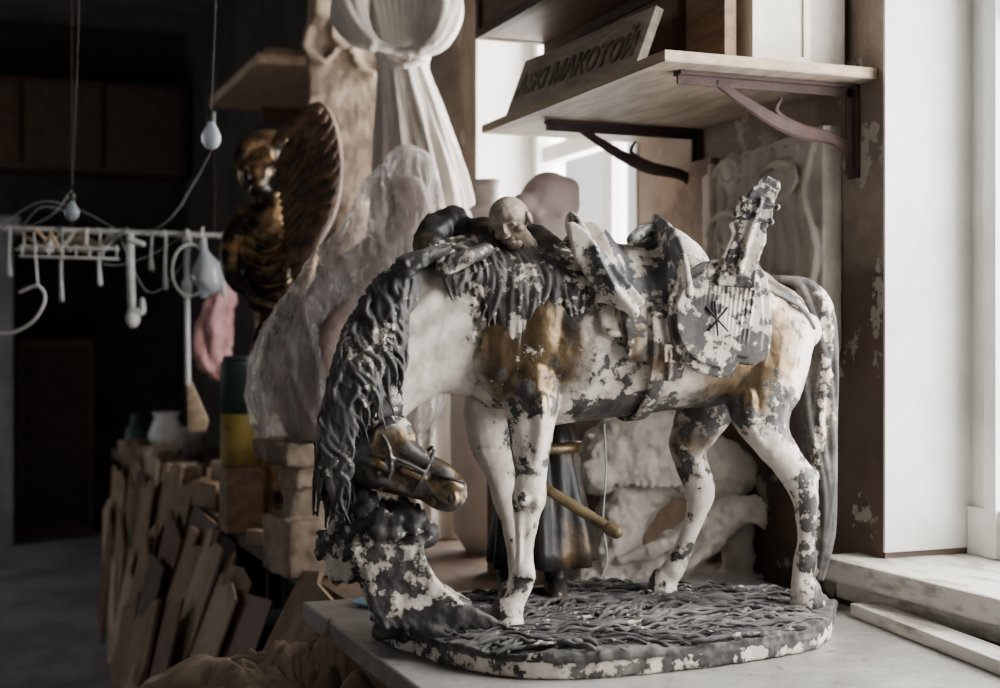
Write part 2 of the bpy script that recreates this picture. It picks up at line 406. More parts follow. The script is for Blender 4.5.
sg=empty('carved_sign',b0,'weathered wooden board with carved lettering leaning on the shelf','sign')
nrm=n_.cross(hv.normalized())
if nrm.x>0: nrm=-nrm
make('board',Geo().slab(b0,dv,hv,-nrm*.018),'signwood',sg,shade=False,bevel=.002)
cu=bpy.data.curves.new('lettering','FONT'); cu.body='ASKI \u041c\u0410\u041a\u041e\u0422\u041e\u0419'; cu.size=.068; cu.extrude=.0025; cu.align_x='CENTER'; cu.align_y='CENTER'; cu.offset=.0014
tx=bpy.data.objects.new('lt',cu); col.objects.link(tx)
dg=bpy.context.evaluated_depsgraph_get(); dg.update(); tm=bpy.data.meshes.new_from_object(tx.evaluated_get(dg)); bpy.data.objects.remove(tx)
tm.materials.clear(); tm.materials.append(M['signletter'])
to=bpy.data.objects.new('lettering',tm); col.objects.link(to)
Rm=Matrix((n_,hv.normalized(),nrm)).transposed().to_4x4()
cc=b0+dv*.5+hv*.45+nrm*.001
to.parent=sg; to.matrix_local=Matrix.Translation(cc-b0)@Rm
to['label']='brown raised capital letters'
def crate(name,a,b,label,mats=('redwood','wood_dark'),cat='box',fr=.02):
    g=Geo(); a=Vector(a);b=Vector(b)
    g.box(a+Vector((.008,.008,.002)),b-Vector((.008,.008,.002)),0)
    for x in (a.x,b.x-fr):
        for y in (a.y,b.y-fr): g.box((x,y,a.z),(x+fr,y+fr,b.z),1)
    for z in (a.z,b.z-fr):
        for x in (a.x,b.x-fr): g.box((x,a.y+fr,z),(x+fr,b.y-fr,z+fr),1)
        for y in (a.y,b.y-fr): g.box((a.x+fr,y,z),(b.x-fr,y+fr,z+fr),1)
    return make(name,g,list(mats),label=label,cat=cat,shade=False)
crate('wooden_case',(1.262,2.29,ZS),(1.52,2.92,1.985),'reddish-brown wooden case standing on the wall shelf')
crate('wooden_case',(1.10,2.40,1.986),(1.52,2.93,2.16),'flat brown wooden case stacked on top of another case')
g=Geo(); g.box((1.325,2.125,ZS),(1.435,2.255,ZS+.36),0); g.box((1.32,2.12,ZS+.001),(1.333,2.133,ZS+.365),1); g.box((1.427,2.12,ZS+.001),(1.44,2.133,ZS+.365),1); g.box((1.333,2.12,ZS+.001),(1.427,2.133,ZS+.02),1)
make('display_box',g,['cream','white'],label='tall cream and white box at the end of the wall shelf',cat='box',shade=False)
make('wooden_plank',Geo().box((1.275,2.14,ZS),(1.298,2.28,ZS+.40)),'wood',label='wooden plank standing upright beside the cream box',cat='plank',shade=False)
make('display_box',Geo().box((1.443,2.14,ZS),(1.53,2.27,ZS+.33),0),'plaster',label='white carton squeezed between the box and the wall',cat='box',shade=False,bevel=.004)
# relief panel
g=Geo()
def xw(px):
    r=(px-500)/F; d=XW/(fw.x+fw.y*r); return d*(fw.y-fw.x*r),d
ya,da=xw(843); yb,db=xw(720)
z0=1.3+(344-374)/F*da; z1=1.3+(344-126)/F*da
poly=[]
for (f,zf) in ((0,.10),(.04,.02),(.12,0),(.88,0),(.97,.05),(1,.16),(1,.90),(.6,.97),(0,1.0)):
    poly.append(Vector((XW-.045,lerp(ya,yb,f),lerp(z0,z1,zf))))
g.prism(poly,(.043,0,0))
def rl_(f,zf,dx=0): return Vector((XW-.046-dx,lerp(ya,yb,f),lerp(z0,z1,zf)))
for k in range(9):
    g.tube([rl_(.04+.11*k,.06),rl_(.09+.10*k,.28,.002),rl_(.03+.11*k,.5,.004),rl_(.12+.095*k,.72,.004),rl_(.06+.105*k,.93)],[(.009,.010)]*5,side=(1,0,0),n=10)
for (f,zf,rr) in ((.28,.80,.10),(.70,.62,.11),(.32,.34,.09),(.75,.2,.08),(.7,.88,.07)):
    g.ell(rl_(f,zf,0),(.018,.035,.045))
    g.tube([rl_(f+rr*1.8*(1-k/24)*math.cos(k*.55),zf+rr*.95*(1-k/24)*math.sin(k*.55),.012) for k in range(20)],[.0065]*20,n=8,sub=1)
make('relief_panel',g,'plaster_grey',remesh=.003,smooth=1,disp=(.0015,40),label='pale plaster slab with shallow carved relief hung on the wall',cat='relief')
ya2,da=xw(728); yb2,db=xw(668)
g=Geo().slab((XW-.09,ya2+.02,ZB),(0,yb2-ya2-.03,0),(.06,0,.90),(.02,0,0))
make('wooden_board',g,'plaster_warm',label='tall beige board leaning against the wall behind the horse statue',cat='board',shade=False)
# ---------------------------------------------------------------- HORSE STATUE
A=(rt*.951+fw*.31).normalized(); Lt=(fw*.951-rt*.31).normalized()
def c(px): return 2.18+(px-505)*.00053
ZP=.875
st=empty('horse_statue',P(600,640,2.2).xy.to_3d()+Z*ZT,'plaster statue of a saddled horse bowing its head, paint flaking','statue')
TR=[(478,300,392,.045),(500,272,414,.08),(540,254,425,.098),(590,262,420,.106),(640,268,414,.108),(690,268,408,.107),(730,265,404,.102),(765,272,398,.09),(788,286,375,.068),(802,310,350,.035)]
def tr(px):
    px=max(478,min(802,px))
    for i in range(len(TR)-1):
        a,b=TR[i],TR[i+1]
        if a[0]<=px<=b[0]:
            t=(px-a[0])/(b[0]-a[0])
            return [lerp(a[k],b[k],t) for k in range(1,4)]
def shell(px,ang,off):
    t_,b_,hw=tr(px); d=c(px); hh=(b_-t_)/2/F*d
    return P(px,(t_+b_)/2,d)-Lt*math.sin(ang)*(hw+off)+Z*math.cos(ang)*(hh+off)
g=Geo()
g.tube([P(p,(a+b)/2,c(p)) for p,a,b,h in TR],[(h,(b-a)/2/F*c(p)) for p,a,b,h in TR],side=Lt,n=28)
def ch(lst,side=Lt,n=16,gg=None):
    (gg or g).tube([P(x,y,d) for x,y,d,*r in lst],[(r[0],r[1]) if len(r)>1 else r[0] for x,y,d,*r in lst],side=side,n=n)
ch([(520,332,2.19,.085,.122),(480,326,2.165,.070,.112),(445,328,2.145,.060,.106),(414,342,2.125,.053,.096),(388,368,2.105,.046,.080),(370,398,2.095,.038,.062),(360,424,2.09,.035,.055)],n=22)
ch([(352,430,2.09,.034,.050),(368,448,2.085,.041,.056),(388,462,2.08,.037,.048),(410,474,2.075,.027,.036),(428,482,2.07,.022,.030),(441,488,2.068,.026,.033),(450,492,2.067,.026,.031)],n=22)
hdv=(P(446,488,2.068)-P(368,446,2.085)).normalized(); hpv=hdv.cross(Lt).normalized()
if hpv.z<0: hpv=-hpv
for dd in (-1,1):
    g.ell(P(390,441,2.081)+Lt*dd*.024,(.036,.014,.040))
    g.tube([P(398,446,2.08)+Lt*dd*.022,P(418,458,2.076)+Lt*dd*.016,P(440,470,2.07)+Lt*dd*.014],[.016,.011,.010],n=10)
    g.tube([P(366,470,2.084)+Lt*dd*.034,P(385,482,2.08)+Lt*dd*.030,P(413,493,2.075)+Lt*dd*.019,P(434,500,2.07)+Lt*dd*.014],[.012,.008,.005,.005],n=10)
    g.tube([P(396,468,2.08)+Lt*dd*.038,P(412,474,2.077)+Lt*dd*.031,P(428,480,2.073)+Lt*dd*.023],[.006,.005,.003],n=8)
    g.tube([P(360,460,2.085)+Lt*dd*.040,P(370,461,2.085)+Lt*dd*.048,P(383,467,2.083)+Lt*dd*.042],[.007,.009,.005],n=8)
    g.tube([P(362,476,2.085)+Lt*dd*.042,P(371,479,2.085)+Lt*dd*.046,P(380,477,2.083)+Lt*dd*.042],[.003,.0045,.003],n=8)
    g.tube([P(446+5*math.cos(a),496+7*math.sin(a),2.067)+Lt*dd*.025 for a in [k*.7 for k in range(9)]],[.004]*9,n=8)
    g.tube([P(352,420,2.09)+Lt*dd*.025,P(344,404,2.09)+Lt*dd*.03,P(338,386,2.09)+Lt*dd*.034],[.012,.014,.003],n=8)
    g.tube([P(432,482,2.073)+Lt*dd*.022,P(444,482,2.069)+Lt*dd*.026,P(457,486,2.067)+Lt*dd*.018],[.006,.008,.008],n=8)
ch([(400,446,2.08,.020,.016),(425,460,2.075,.014,.012),(441,469,2.068,.017,.013),(449,474,2.067,.016,.011)])
g.ell(P(515,350,2.135),(.07,.04,.085)); g.ell(P(520,350,2.235),(.07,.04,.085))
g.ell(P(496,385,2.20),(.035,.03,.04)); g.ell(P(500,378,2.165),(.04,.04,.05))
g.ell(P(545,330,2.125),(.05,.028,.07))
for dd in (-.05,.05): g.ell(P(752,335,c(752)+dd),(.085,.055,.1))
g.ell(P(728,300,2.225),(.05,.028,.045)); g.ell(P(782,365,2.265),(.03,.03,.06))
ch([(530,375,2.135,.04,.055),(531,410,2.125,.034,.043),(531,440,2.12,.028,.034),(530,475,2.115,.021,.024),(529,500,2.112,.0235,.0255),(527,516,2.11,.018,.020),(525,550,2.108,.0135,.0145),(523,575,2.105,.018,.0195),(516,596,2.10,.0155,.0175),(510,610,2.098,.021,.023)])
for x,y,dd,r in ((523,500,2.09,.011),(536,503,2.092,.010),(530,576,2.094,.009)): g.ell(P(x,y,dd),r)
g.tube([P(541,400,2.095),P(540,430,2.098),P(534,465,2.10)],[.013,.014,.007],n=8)
g.tube([P(520,515,2.094),P(519,545,2.093),P(519,570,2.094)],[.005,.005,.005],n=6)
ch([(490,380,2.225,.035,.045),(488,415,2.235,.032,.04),(492,445,2.24,.027,.033),(500,475,2.242,.021,.025),(506,500,2.244,.0215,.0235),(511,525,2.245,.015,.016),(517,560,2.245,.0145,.015),(519,580,2.245,.018,.018),(514,594,2.245,.022,.022)])
ch([(765,340,2.27,.06,.085),(762,385,2.262,.052,.07),(762,415,2.258,.042,.052),(772,440,2.258,.032,.036),(787,462,2.26,.024,.027),(801,482,2.262,.022,.028),(806,502,2.264,.018,.021),(806,530,2.266,.014,.0155),(805,560,2.268,.018,.02),(803,577,2.268,.016,.018),(806,590,2.266,.021,.024)])
g.tube([P(790,440,2.255),P(800,462,2.258),P(812,476,2.262)],[.008,.007,.011],n=8)
g.tube([P(750,395,2.220),P(752,425,2.226),P(770,450,2.240)],[.014,.014,.007],n=8)
g.tube([P(813,500,2.258),P(813,530,2.258),P(812,560,2.258)],[.005,.005,.006],n=6)
ch([(725,350,2.345,.05,.075),(710,395,2.35,.045,.058),(697,425,2.352,.036,.042),(688,448,2.354,.029,.033),(694,470,2.356,.024,.028),(701,490,2.358,.021,.026),(696,512,2.36,.016,.018),(687,540,2.362,.0145,.016),(677,563,2.364,.018,.018),(668,576,2.366,.018,.02)])
def hoof(px,d,r=.026):
    b=P(px,0,d); b.z=ZP-.004
    g.lathe(b,[(r*1.12,0),(r*1.08,.012),(r*.85,.032),(r*.6,.045)],n=18,m=0)
hoof(506,2.10); hoof(511,2.245,.024); hoof(808,2.268); hoof(662,2.368,.024)
def ss(a,b,x):
    t=max(0,min(1,(x-a)/(b-a))); return t*t*(3-2*t)
def hw_(co):
    x,y=UV(co)
    g_=max(1.02*math.exp(-((x-530)/62)**2-((y-345)/70)**2), 1.08*math.exp(-((x-748)/64)**2-((y-348)/74)**2), .35*math.exp(-((x-640)/60)**2-((y-380)/40)**2))+.14
    d_=.38+.06*ss(560,600,x)*ss(700,660,x)
    d_+=.24*ss(386,412,y)*ss(555,600,x)*ss(760,725,x)
    d_+=.18*ss(300,262,y)*ss(470,540,x)
    dl=.37; gl=.12
    if 655<x<730: dl=.46; gl=lerp(.65,.15,ss(440,510,y))
    if y>578: dl=.50
    if x>799 and y>440: dl=.52
    k=ss(402,446,y)
    if 555<x<655: k=0
    d_=lerp(d_,dl,k); g_=lerp(g_,gl,k)
    kn=ss(482,452,x)
    dn=.25; gn=.22
    if y>425: dn=.54; gn=.70
    dn=lerp(dn,.62,ss(412,396,x)) if y<=425 else dn
    if x<372: dn=.78
    d_=lerp(d_,dn,kn); g_=lerp(g_,gn,kn)
    return d_,g_
def horse_d(co):
    x,y=UV(co)
    q=.003*noise.fractal(co*15,.9,2,4)
    if 400<x<475 and y<420: q+=.0025*math.sin((x*.8+y)*.16+3*noise.noise(co*9))
    return q
horse=make('horse_body',g,'flaky',st,remesh=.003,smooth=6,dfn=horse_d,w=hw_)
horse['label']='horse body with bowed head, white plaster under worn gold and black paint'
for dd in (-1,1):
    make('eye',Geo().ell(P(371,470,2.084)+Lt*dd*.045,(.006,.005,.005)),'black',horse)
    make('nostril',Geo().ell(P(446,496,2.067)+Lt*dd*.0255,(.005,.003,.007)),'black',horse)
g=Geo()
g.tube([P(430,473,2.072)-Lt*.022,P(443,477,2.068)-Lt*.027,P(457,480,2.067)-Lt*.022,P(463,483,2.067),P(457,480,2.067)+Lt*.022,P(443,477,2.068)+Lt*.027],[.0022]*6,n=8)
make('mouth',g,'black',horse,label='dark line of the mouth')
g=Geo()
def hring(t,ra,rb,r,n=24,off=0):
    cc_=P(368,450,2.085).lerp(P(446,489,2.068),t)+hpv*off
    g.tube([cc_+Lt*math.cos(a)*ra+hpv*math.sin(a)*rb for a in [k*2*math.pi/n for k in range(n+1)]],[(r,r)]*(n+1),n=8,sub=1)
hring(.64,.029,.041,.0034,off=.006)
for dd in (-1,1):
    g.tube([P(366,452,2.084)+Lt*dd*.044,P(392,458,2.08)+Lt*dd*.043,P(418,470,2.074)+Lt*dd*.031],[.0034]*3,n=8)
    g.tube([P(374,430,2.084)+Lt*dd*.041,P(382,446,2.08)+Lt*dd*.045,P(384,470,2.08)+Lt*dd*.042,P(376,488,2.084)+Lt*dd*.027],[.0034]*4,n=8)
make('bridle',g,'flaky2',st,w=(.66,.6),remesh=.0020,smooth=1,label='modelled bridle straps around the head')
# mane
g=Geo()
crest=[(600,266),(560,252),(520,247),(480,248),(440,250),(405,261),(372,287),(345,330),(328,385),(322,435)]
def cpt(s):
    s=max(0,min(.999,s))*(len(crest)-1); i=int(s); t=s-i
    return lerp(crest[i][0],crest[i+1][0],t),lerp(crest[i][1],crest[i+1][1],t)
rnd=random.Random(3)
for i in range(480):
    s=rnd.uniform(.40,1.0); x,y=cpt(s); dc=c(x)
    near=rnd.random()<.9; sg_=-1 if near else 1
    xmax=408 if y<340 else (398 if y<380 else 374)
    if x>425: ln=rnd.uniform(12,26); ofs=rnd.uniform(-16,0); hwid=.060
    else:
        ln=rnd.uniform(45,120); ofs=rnd.uniform(-4,40); hwid=.054
        if y>370: ln=rnd.uniform(40,90); ofs=rnd.uniform(-2,30); hwid=.048
    ex=min(x+ofs,xmax-8); ofs=ex-x
    if y+ln>436: ofs=min(ofs,348-x)
    if x+ofs<318: ofs=318-x
    wv=rnd.uniform(-8,8); lift=rnd.uniform(0,.004)
    r=rnd.uniform(.0028,.0052)
    y+=rnd.uniform(-2,8)
    pts=[P(x,y-3,dc+sg_*.006),P(x+ofs*.25,y+ln*.12,dc+sg_*(hwid*.72+lift)),P(x+ofs*.6+wv,y+ln*.42,dc+sg_*(hwid+.003+lift)),P(x+ofs*.9-wv,y+ln*.72,dc+sg_*(hwid+.004+lift)),P(x+ofs+wv*.6,y+ln,dc+sg_*(hwid+lift))]
    g.tube(pts,[r*.9,r*1.2,r*1.1,r*.8,r*.3],n=7,sub=5)
for i in range(120):
    x=rnd.uniform(322,350); y=rnd.uniform(395,442)
    x2=x+rnd.uniform(-6,12)
    pts=[P(x+6,y,2.06+rnd.uniform(0,.06)),P(x-2,y+22,2.045+rnd.uniform(0,.085)),P(x2-2,y+46,2.045+rnd.uniform(0,.085)),P(x2+rnd.uniform(-6,8),y+rnd.uniform(60,88),2.055+rnd.uniform(0,.06))]
    r=rnd.uniform(.0032,.0056); g.tube(pts,[r,r*1.1,r*.9,r*.4],n=7,sub=3)
g.tube([P(340,400,2.09),P(332,440,2.09),P(334,485,2.09)],[.026,.026,.016],n=10)
make('mane',g,'flaky2',st,remesh=.0017,smooth=1,w=lambda co:(.70+.14*noise.noise(co*14),.14),label='carved dark mane of long flowing locks, paint chipped to white')
# tail
g=Geo()
base=[(779,279,2.335),(800,284,2.34),(815,310,2.35),(819,360,2.355),(818,420,2.36),(821,480,2.36),(822,535,2.358),(819,580,2.355)]
wd=[.011,.020,.029,.031,.028,.024,.019,.008]
for i in range(66):
    a=rnd.uniform(0,6.28); rr=math.sqrt(rnd.random()); ph=rnd.uniform(0,6)
    pts=[]
    for k,(x,y,d) in enumerate(base):
        q=wd[k]*rr; aa=a+.7*math.sin(k*1.1+ph)
        pts.append(P(x,y,d)+rt*math.cos(aa)*q+fw*math.sin(aa)*q*.75)
    r=rnd.uniform(.0038,.0064); g.tube(pts,[r,r*1.2,r*1.3,r*1.3,r*1.2,r*1.1,r*.9,r*.3],n=7,sub=4)
make('tail',g,'flaky_matte',st,remesh=.0021,smooth=1,w=lambda co:(.80-.30*ss(11,3,abs(UV(co)[0]-lerp(828,812,ss(330,540,UV(co)[1])))),.12),label='thick hanging horse tail, charcoal with white chipped streak')
# plinth
g=Geo()
out=[(368,632),(395,650),(440,665),(480,675),(520,680),(560,681),(600,679),(650,675),(700,670),(770,660),(815,651),(831,640)]
bot=[onz(x,y,ZT) for x,y in out]
top_=[(836,598),(800,590),(740,584),(670,582),(600,582),(530,585),(470,590),(410,600),(375,612)]
bot+=[onz(x,y,ZP) for x,y in top_]
bot=[Vector((p.x,p.y,ZT+.0005)) for p in bot]
g.prism(bot,Z*(ZP-ZT-.005))
def inside(p):
    r=False; n=len(bot); j=n-1
    for i in range(n):
        a,b=bot[i],bot[j]
        if (a.y>p.y)!=(b.y>p.y) and p.x<(b.x-a.x)*(p.y-a.y)/(b.y-a.y)+a.x: r=not r
        j=i
    return r
def plinth_d(co):
    if co.z<ZP-.016: return .0025*noise.fractal(co*25,.8,2,4)
    return .009*noise.fractal(Vector((co.x*12,co.y*18,0)),.8,2.1,4)
pl=make('plinth',g,'flaky_matte',st,remesh=.0035,smooth=3,dfn=plinth_d,minz=ZT,w=lambda co:(.80 if co.z>ZP-.014 else .56,.04),label='oval plaster plinth with dark chipped rim')
g=Geo(); cnt=0
while cnt<760:
    x=rnd.uniform(375,834); d=rnd.uniform(1.94,2.47); p=P(x,0,d); p.z=ZP-.004
    fl=noise.noise(p*4)
    a=rnd.gauss(0,.22)+1.5*fl; L=rnd.uniform(.05,.20); dr=rt*math.cos(a)+fw*math.sin(a)
    q=p+dr*L
    if not(inside(p) and inside(q)): continue
    cnt+=1; h=rnd.choice((.002,.004,.006,.012)); r=rnd.uniform(.0014,.0046); s1=fw*rnd.uniform(-.02,.02); s2=fw*rnd.uniform(-.02,.02)
    g.tube([p-Z*.003,p+dr*L*.25+Z*h+s1,p+dr*L*.5+Z*h*.6,p+dr*L*.75+Z*h*.9+s2,q-Z*.003],[r*.7,r,r,r*.9,r*.4],n=6,sub=3)
ob=make('trampled_grass',g,'flaky_matte',pl,w=(.74,.04)); ob['kind']='stuff'; ob['label']='matted tangle of sculpted grass in dusty dark grey'
# stump
g=Geo()
for x,y,r,d in ((334,545,.028,2.13),(350,522,.033,2.12),(374,514,.034,2.11),(402,520,.034,2.10),(424,534,.024,2.10),(345,567,.026,2.13),(368,548,.036,2.10),(398,542,.034,2.11),(345,498,.026,2.12),(335,470,.02,2.11),(360,500,.025,2.09),(388,524,.03,2.09)):
    g.ell(P(x,y,d),(r,r,r*.92))
    for k in range(6):
        a=rnd.uniform(0,6.28); q0=P(x,y,d)-fw*r*.75
        g.tube([q0,q0+rt*math.cos(a)*r*.6+Z*math.sin(a)*r*.6-fw*.006,q0+rt*math.cos(a+.5)*r*1.1+Z*math.sin(a+.5)*r*1.1+fw*.012],[(.006,.010),(.005,.012),(.003,.004)],side=fw,n=8)
g.tube([P(345,480,2.13),P(360,530,2.13),P(378,560,2.13),P(392,590,2.12),P(405,606,2.12),P(425,622,2.11)],[.02,.036,.040,.043,.052,.045],n=16)
for k in range(13):
    x=368+k*5; g.tube([P(x-8,548,2.070),P(x+2,578,2.065),P(x+8+k*2,606,2.055),P(x+18+k*5,627,2.045)],[.006,.008,.009,.006],n=8,sub=4)
g.tube([P(400,600,2.12),P(440,600,2.16),P(465,606,2.17)],[.035,.025,.012],n=10)
g.tube([P(395,605,2.12),P(388,625,2.08),P(380,632,2.07)],[.03,.024,.015],n=10)
g.tube([P(405,610,2.10),P(430,628,2.06),P(455,640,2.04)],[.03,.024,.010],n=10)
def bw(co):
    x,y=UV(co)
    return (lerp(.64,.54,ss(530,575,y))+.22*ss(598,618,y),.10)
make('tree_stump',g,'flaky2',st,remesh=.0028,smooth=1,disp=(.0025,38),w=bw,minz=ZT+.001,label='gnarled leafy tree stump beneath the horse head')
# ------------- saddle
g=Geo()
g.sheet(lambda u,v,o:shell(lerp(576,682,u)+4*math.sin(v*6),lerp(-1.5,1.50,v),.002+o),24,30,.009)
g.tube([shell(lerp(578,684,k/12),1.48+.03*math.sin(k),.010) for k in range(13)],[.005]*13,n=8,sub=1)
bl=make('saddle_blanket',g,'flaky',st,w=(.44,.52),remesh=.0035,smooth=3,disp=(.001,30),label='saddle cloth with flaking gold, white and black paint')
def soff(px,a):
    w_=max(0,math.cos(a))
    return .012+.030*math.exp(-((px-588)/14.)**2)*w_**.6+.034*math.exp(-((px-662)/22.)**2)*w_+.022*w_
def sadw(co):
    x,y=UV(co)
    if x<612+(y-250)*.35: return (.38,.10)
    if x>668: return (.44,.12)
    return (.60,.10)
g=Geo()
def sd(u,v,o):
    a=lerp(-1.1,1.15,v); px=lerp(572,686,u)
    return shell(px,a,(-.006 if o==0 else soff(px,a)))
g.sheet(sd,50,34,1)
def arch(pts,th,wf): g.tube([P(*p) for p in pts],[(th,w_) for w_ in wf],side=A,n=14,sub=5)
arch([(634,312,2.102),(606,282,2.098),(588,250,2.115),(575,229,2.15),(571,224,2.20),(582,234,2.27),(598,270,2.315)],.009,[.010,.020,.026,.022,.020,.020,.012])
g.prism([P(x,y,2.096) for x,y in [(567,222),(574,221),(586,231),(604,251),(626,277),(646,302),(630,314),(608,303),(592,286),(575,258)]],fw*.030)
arch([(688,296,2.112),(682,268,2.122),(672,244,2.15),(660,230,2.21),(655,228,2.27),(664,240,2.34),(676,270,2.385)],.008,[.012,.020,.024,.022,.022,.022,.012])
g.tube([P(632,240,2.17),P(644,231,2.2),P(656,228,2.24)],[.010,.012,.010],n=10)
sad=make('saddle',g,'flaky_seat',st,remesh=.0030,smooth=3,disp=(.001,22),w=sadw,label='high-fronted saddle with grey seat, chipped to white')
g=Geo(); g.sheet(lambda u,v,o:shell(lerp(590,654,u)+8*v,lerp(1.0,1.8,v),.011+o),16,16,.010)
g.sheet(lambda u,v,o:shell(lerp(618,650,u),lerp(1.2,2.0,v),.021+o),10,14,.008)
g.tube([shell(634,1.22,.031),shell(634,1.6,.032),shell(634,1.97,.031)],[.0045,.0045,.0045],n=8)
g.tube([shell(621,1.30,.032),shell(649,1.30,.032)],[.0035,.0035],n=8,sub=1); g.tube([shell(628,1.62,.035),shell(643,1.62,.035),shell(643,1.78,.035),shell(628,1.78,.035),shell(628,1.62,.035)],[.0028]*5,n=8,sub=1)
make('saddle_flap',g,'flaky2',sad,w=(.50,.50),remesh=.0024,smooth=1,disp=(.001,30),label='hanging side flap with strap and buckle')
g=Geo(); g.sheet(lambda u,v,o:shell(lerp(624,638,u),lerp(1.7,4.5,v),.003+o),4,40,.006)
make('girth_strap',g,'flaky2',sad,w=(.6,.35),label='girth strap')
g=Geo()
g.tube([shell(690,-.6,.010),shell(700,.3,.008),shell(724,.8,.006),shell(775,1.1,.006),shell(800,1.5,.006)],[.0035]*5,n=8)
make('harness_strap',g,'flaky2',st,w=(.6,.3),label='leather harness strap modelled on the rump')
# ------------- lute
ID=-.020
iz=empty('lute',P(722,374,2.165),'flat stringed instrument hanging on the horse flank',parent=st)
g=Geo(); body=[(668,322),(669,300),(680,277),(702,262),(736,255),(756,260),(767,276),(771,302),(772,330),(769,357),(753,366),(739,363),(733,372),(721,378),(702,373),(684,362),(672,344)]
g.prism([P(x,y,2.128+ID+(x-672)*.0003) for x,y in body],fw*.058)
g.prism([P(720+(x-720)*.84,316+(y-316)*.84,2.122+ID+(x-672)*.0003) for x,y in body],fw*.02)
for k in range(15):
    x0=690+k*4.4; ya_=282+abs(k-7)*1.2; yb_=354-abs(k-7)*1.6
    g.tube([P(x0-5,yb_,2.1228+ID+(x0-672)*.0003),P(x0-1,(ya_+yb_)/2,2.1228+ID+(x0-672)*.0003),P(x0+3,ya_,2.1228+ID+(x0-672)*.0003)],[.0021]*3,n=6,sub=2)
make('soundbox',g,'flaky2',iz,remesh=.0018,smooth=1,w=lambda co:(.58+.25*noise.noise(co*16),.06),label='ribbed soundbox with large peeled dark patches')
g=Geo()
for a_,b_ in (((707,308),(728,331)),((727,308),(709,330)),((715,302),(718,335))):
    g.tube([P(*a_,2.1305+ID),P(*b_,2.1310+ID)],[.0022,.0016],n=6,sub=1)
make('painted_mark',g,'black',iz,label='crossed black mark on the soundbox')
g=Geo()
g.prism([P(x,y,2.108) for x,y in [(716,286),(754,288),(760,256),(767,240),(766,229),(772,222),(773,206),(778,192),(766,183),(754,186),(747,198),(741,204),(742,214),(734,222),(737,232),(728,252)]],fw*.046)
g.prism([P(x,y,2.118) for x,y in [(752,190),(760,178),(768,176),(781,181),(781,188),(776,197)]],fw*.030)
g.tube([P(738,272,2.105),P(750,234,2.106),P(761,200,2.106)],[.006,.005,.004],n=8)
make('neck',g,'flaky2',iz,remesh=.0021,smooth=2,disp=(.0012,60),w=(.56,.05),label='carved neck and headstock of the instrument')
for (x,y,x2,y2) in ((741,214,768,222),(747,199,774,207)):
    g=Geo(); g.tube([P(x-4,y,2.110),P(x2+2,y2,2.110)],[.0036,.0036],n=8,sub=1); g.ell(P(x-5,y,2.110),.005,nu=10,nv=8); g.ell(P(x2+3,y2,2.110),.005,nu=10,nv=8)
    make('peg',g,'flaky2',iz,w=(.75,.05))
# ------------- man
mn=empty('man_figure',P(540,585,2.4),'sculpted man in a long robe resting his head on the horse neck',parent=st)
g=Geo()
ctr=P(510,223,2.160)
f_=(-fw*.88-rt*.24-Z*.36).normalized(); u_=(Z*.9-rt*.28); u_=(u_-f_*u_.dot(f_)).normalized(); s_=u_.cross(f_)
HR=Matrix((s_,f_,u_)).transposed()
S=.0395
def hp(x,y,z): return ctr+HR@Vector((x,y,z))*S
def he(x,y,z,a,b,cc_,R=None): g.ell(hp(x,y,z),(a*S,b*S,cc_*S),HR if R is None else HR@R)
he(0,-.15,.24,.78,.90,.80); he(0,.15,-.25,.58,.60,.72); he(0,.50,-.78,.32,.28,.22)
he(0,.66,.24,.5,.15,.10); he(-.28,.66,.24,.26,.16,.08); he(.28,.66,.24,.26,.16,.08)
he(0,.86,-.08,.10,.20,.28); he(0,1.0,-.24,.20,.17,.11)
he(-.42,.45,-.22,.22,.26,.20); he(.42,.45,-.22,.22,.26,.20)
he(-.28,.64,.03,.15,.10,.075); he(.28,.64,.03,.15,.10,.075)
he(0,.82,-.48,.24,.12,.06); he(0,.80,-.62,.20,.12,.06)
for q in (-1,1): he(q*.82,-.05,-.05,.10,.2,.28)
g.tube([hp(0,-.1,-.6),hp(.0,-.5,-1.3)],[S*.5,S*.55],n=12)
hd=make('head',g,'skin',mn,remesh=.0014,smooth=1,disp=(.0006,60),label='bald weathered head with closed eyes')
g=Geo()
g.tube([P(540,450,2.40),P(530,400,2.405),P(512,340,2.395),P(486,285,2.37),P(462,248,2.335),P(450,225,2.315)],[(.062,.07),(.055,.062),(.056,.07),(.056,.085),(.05,.06),(.034,.04)],side=fw,n=18)
g.tube([P(462,240,2.32),P(485,232,2.27),P(500,236,2.21)],[.035,.026,.02],n=12)
g.tube([P(440,228,2.31),P(428,242,2.26),P(432,262,2.2)],[.033,.028,.022],n=12)
g.tube([P(478,238,2.33),P(535,246,2.27),P(552,254,2.22),P(548,262,2.17)],[.036,.034,.026,.020],n=12)
make('robe_torso',g,'robe',mn,remesh=.005,smooth=3,disp=(.006,24),label='dark robe over the bent back and shoulders')
g=Geo()
prof=[(424,276),(436,284),(448,280),(458,280),(470,296),(480,320),(490,344),(500,358),(508,342),(516,308),(526,288),(538,296),(550,314),(560,306),(568,286),(582,266)]
def pb(x):
    for i in range(len(prof)-1):
        if prof[i][0]<=x<=prof[i+1][0]: return lerp(prof[i][1],prof[i+1][1],(x-prof[i][0])/(prof[i+1][0]-prof[i][0]))
    return prof[-1][1]
def drape(u,v,o):
    x=lerp(425,581,u); yt=244+6*math.sin(x*.05)
    y=lerp(yt,pb(x)-6,v); hwid=lerp(.062,.092,ss(440,540,x))
    vv_=min(1,(y-yt)/42)
    fold=.006*math.sin(x*.62+2*noise.noise(Vector((x*.05,y*.03,0))))*(.4+v)
    off=hwid*math.sin(vv_*math.pi/2)+(.008 if o else .0)+(fold if o else 0)
    return P(x+6*v*math.sin(x*.11),y-(0 if not o else 4*(1-vv_)),c(x)+.012)-Lt*off
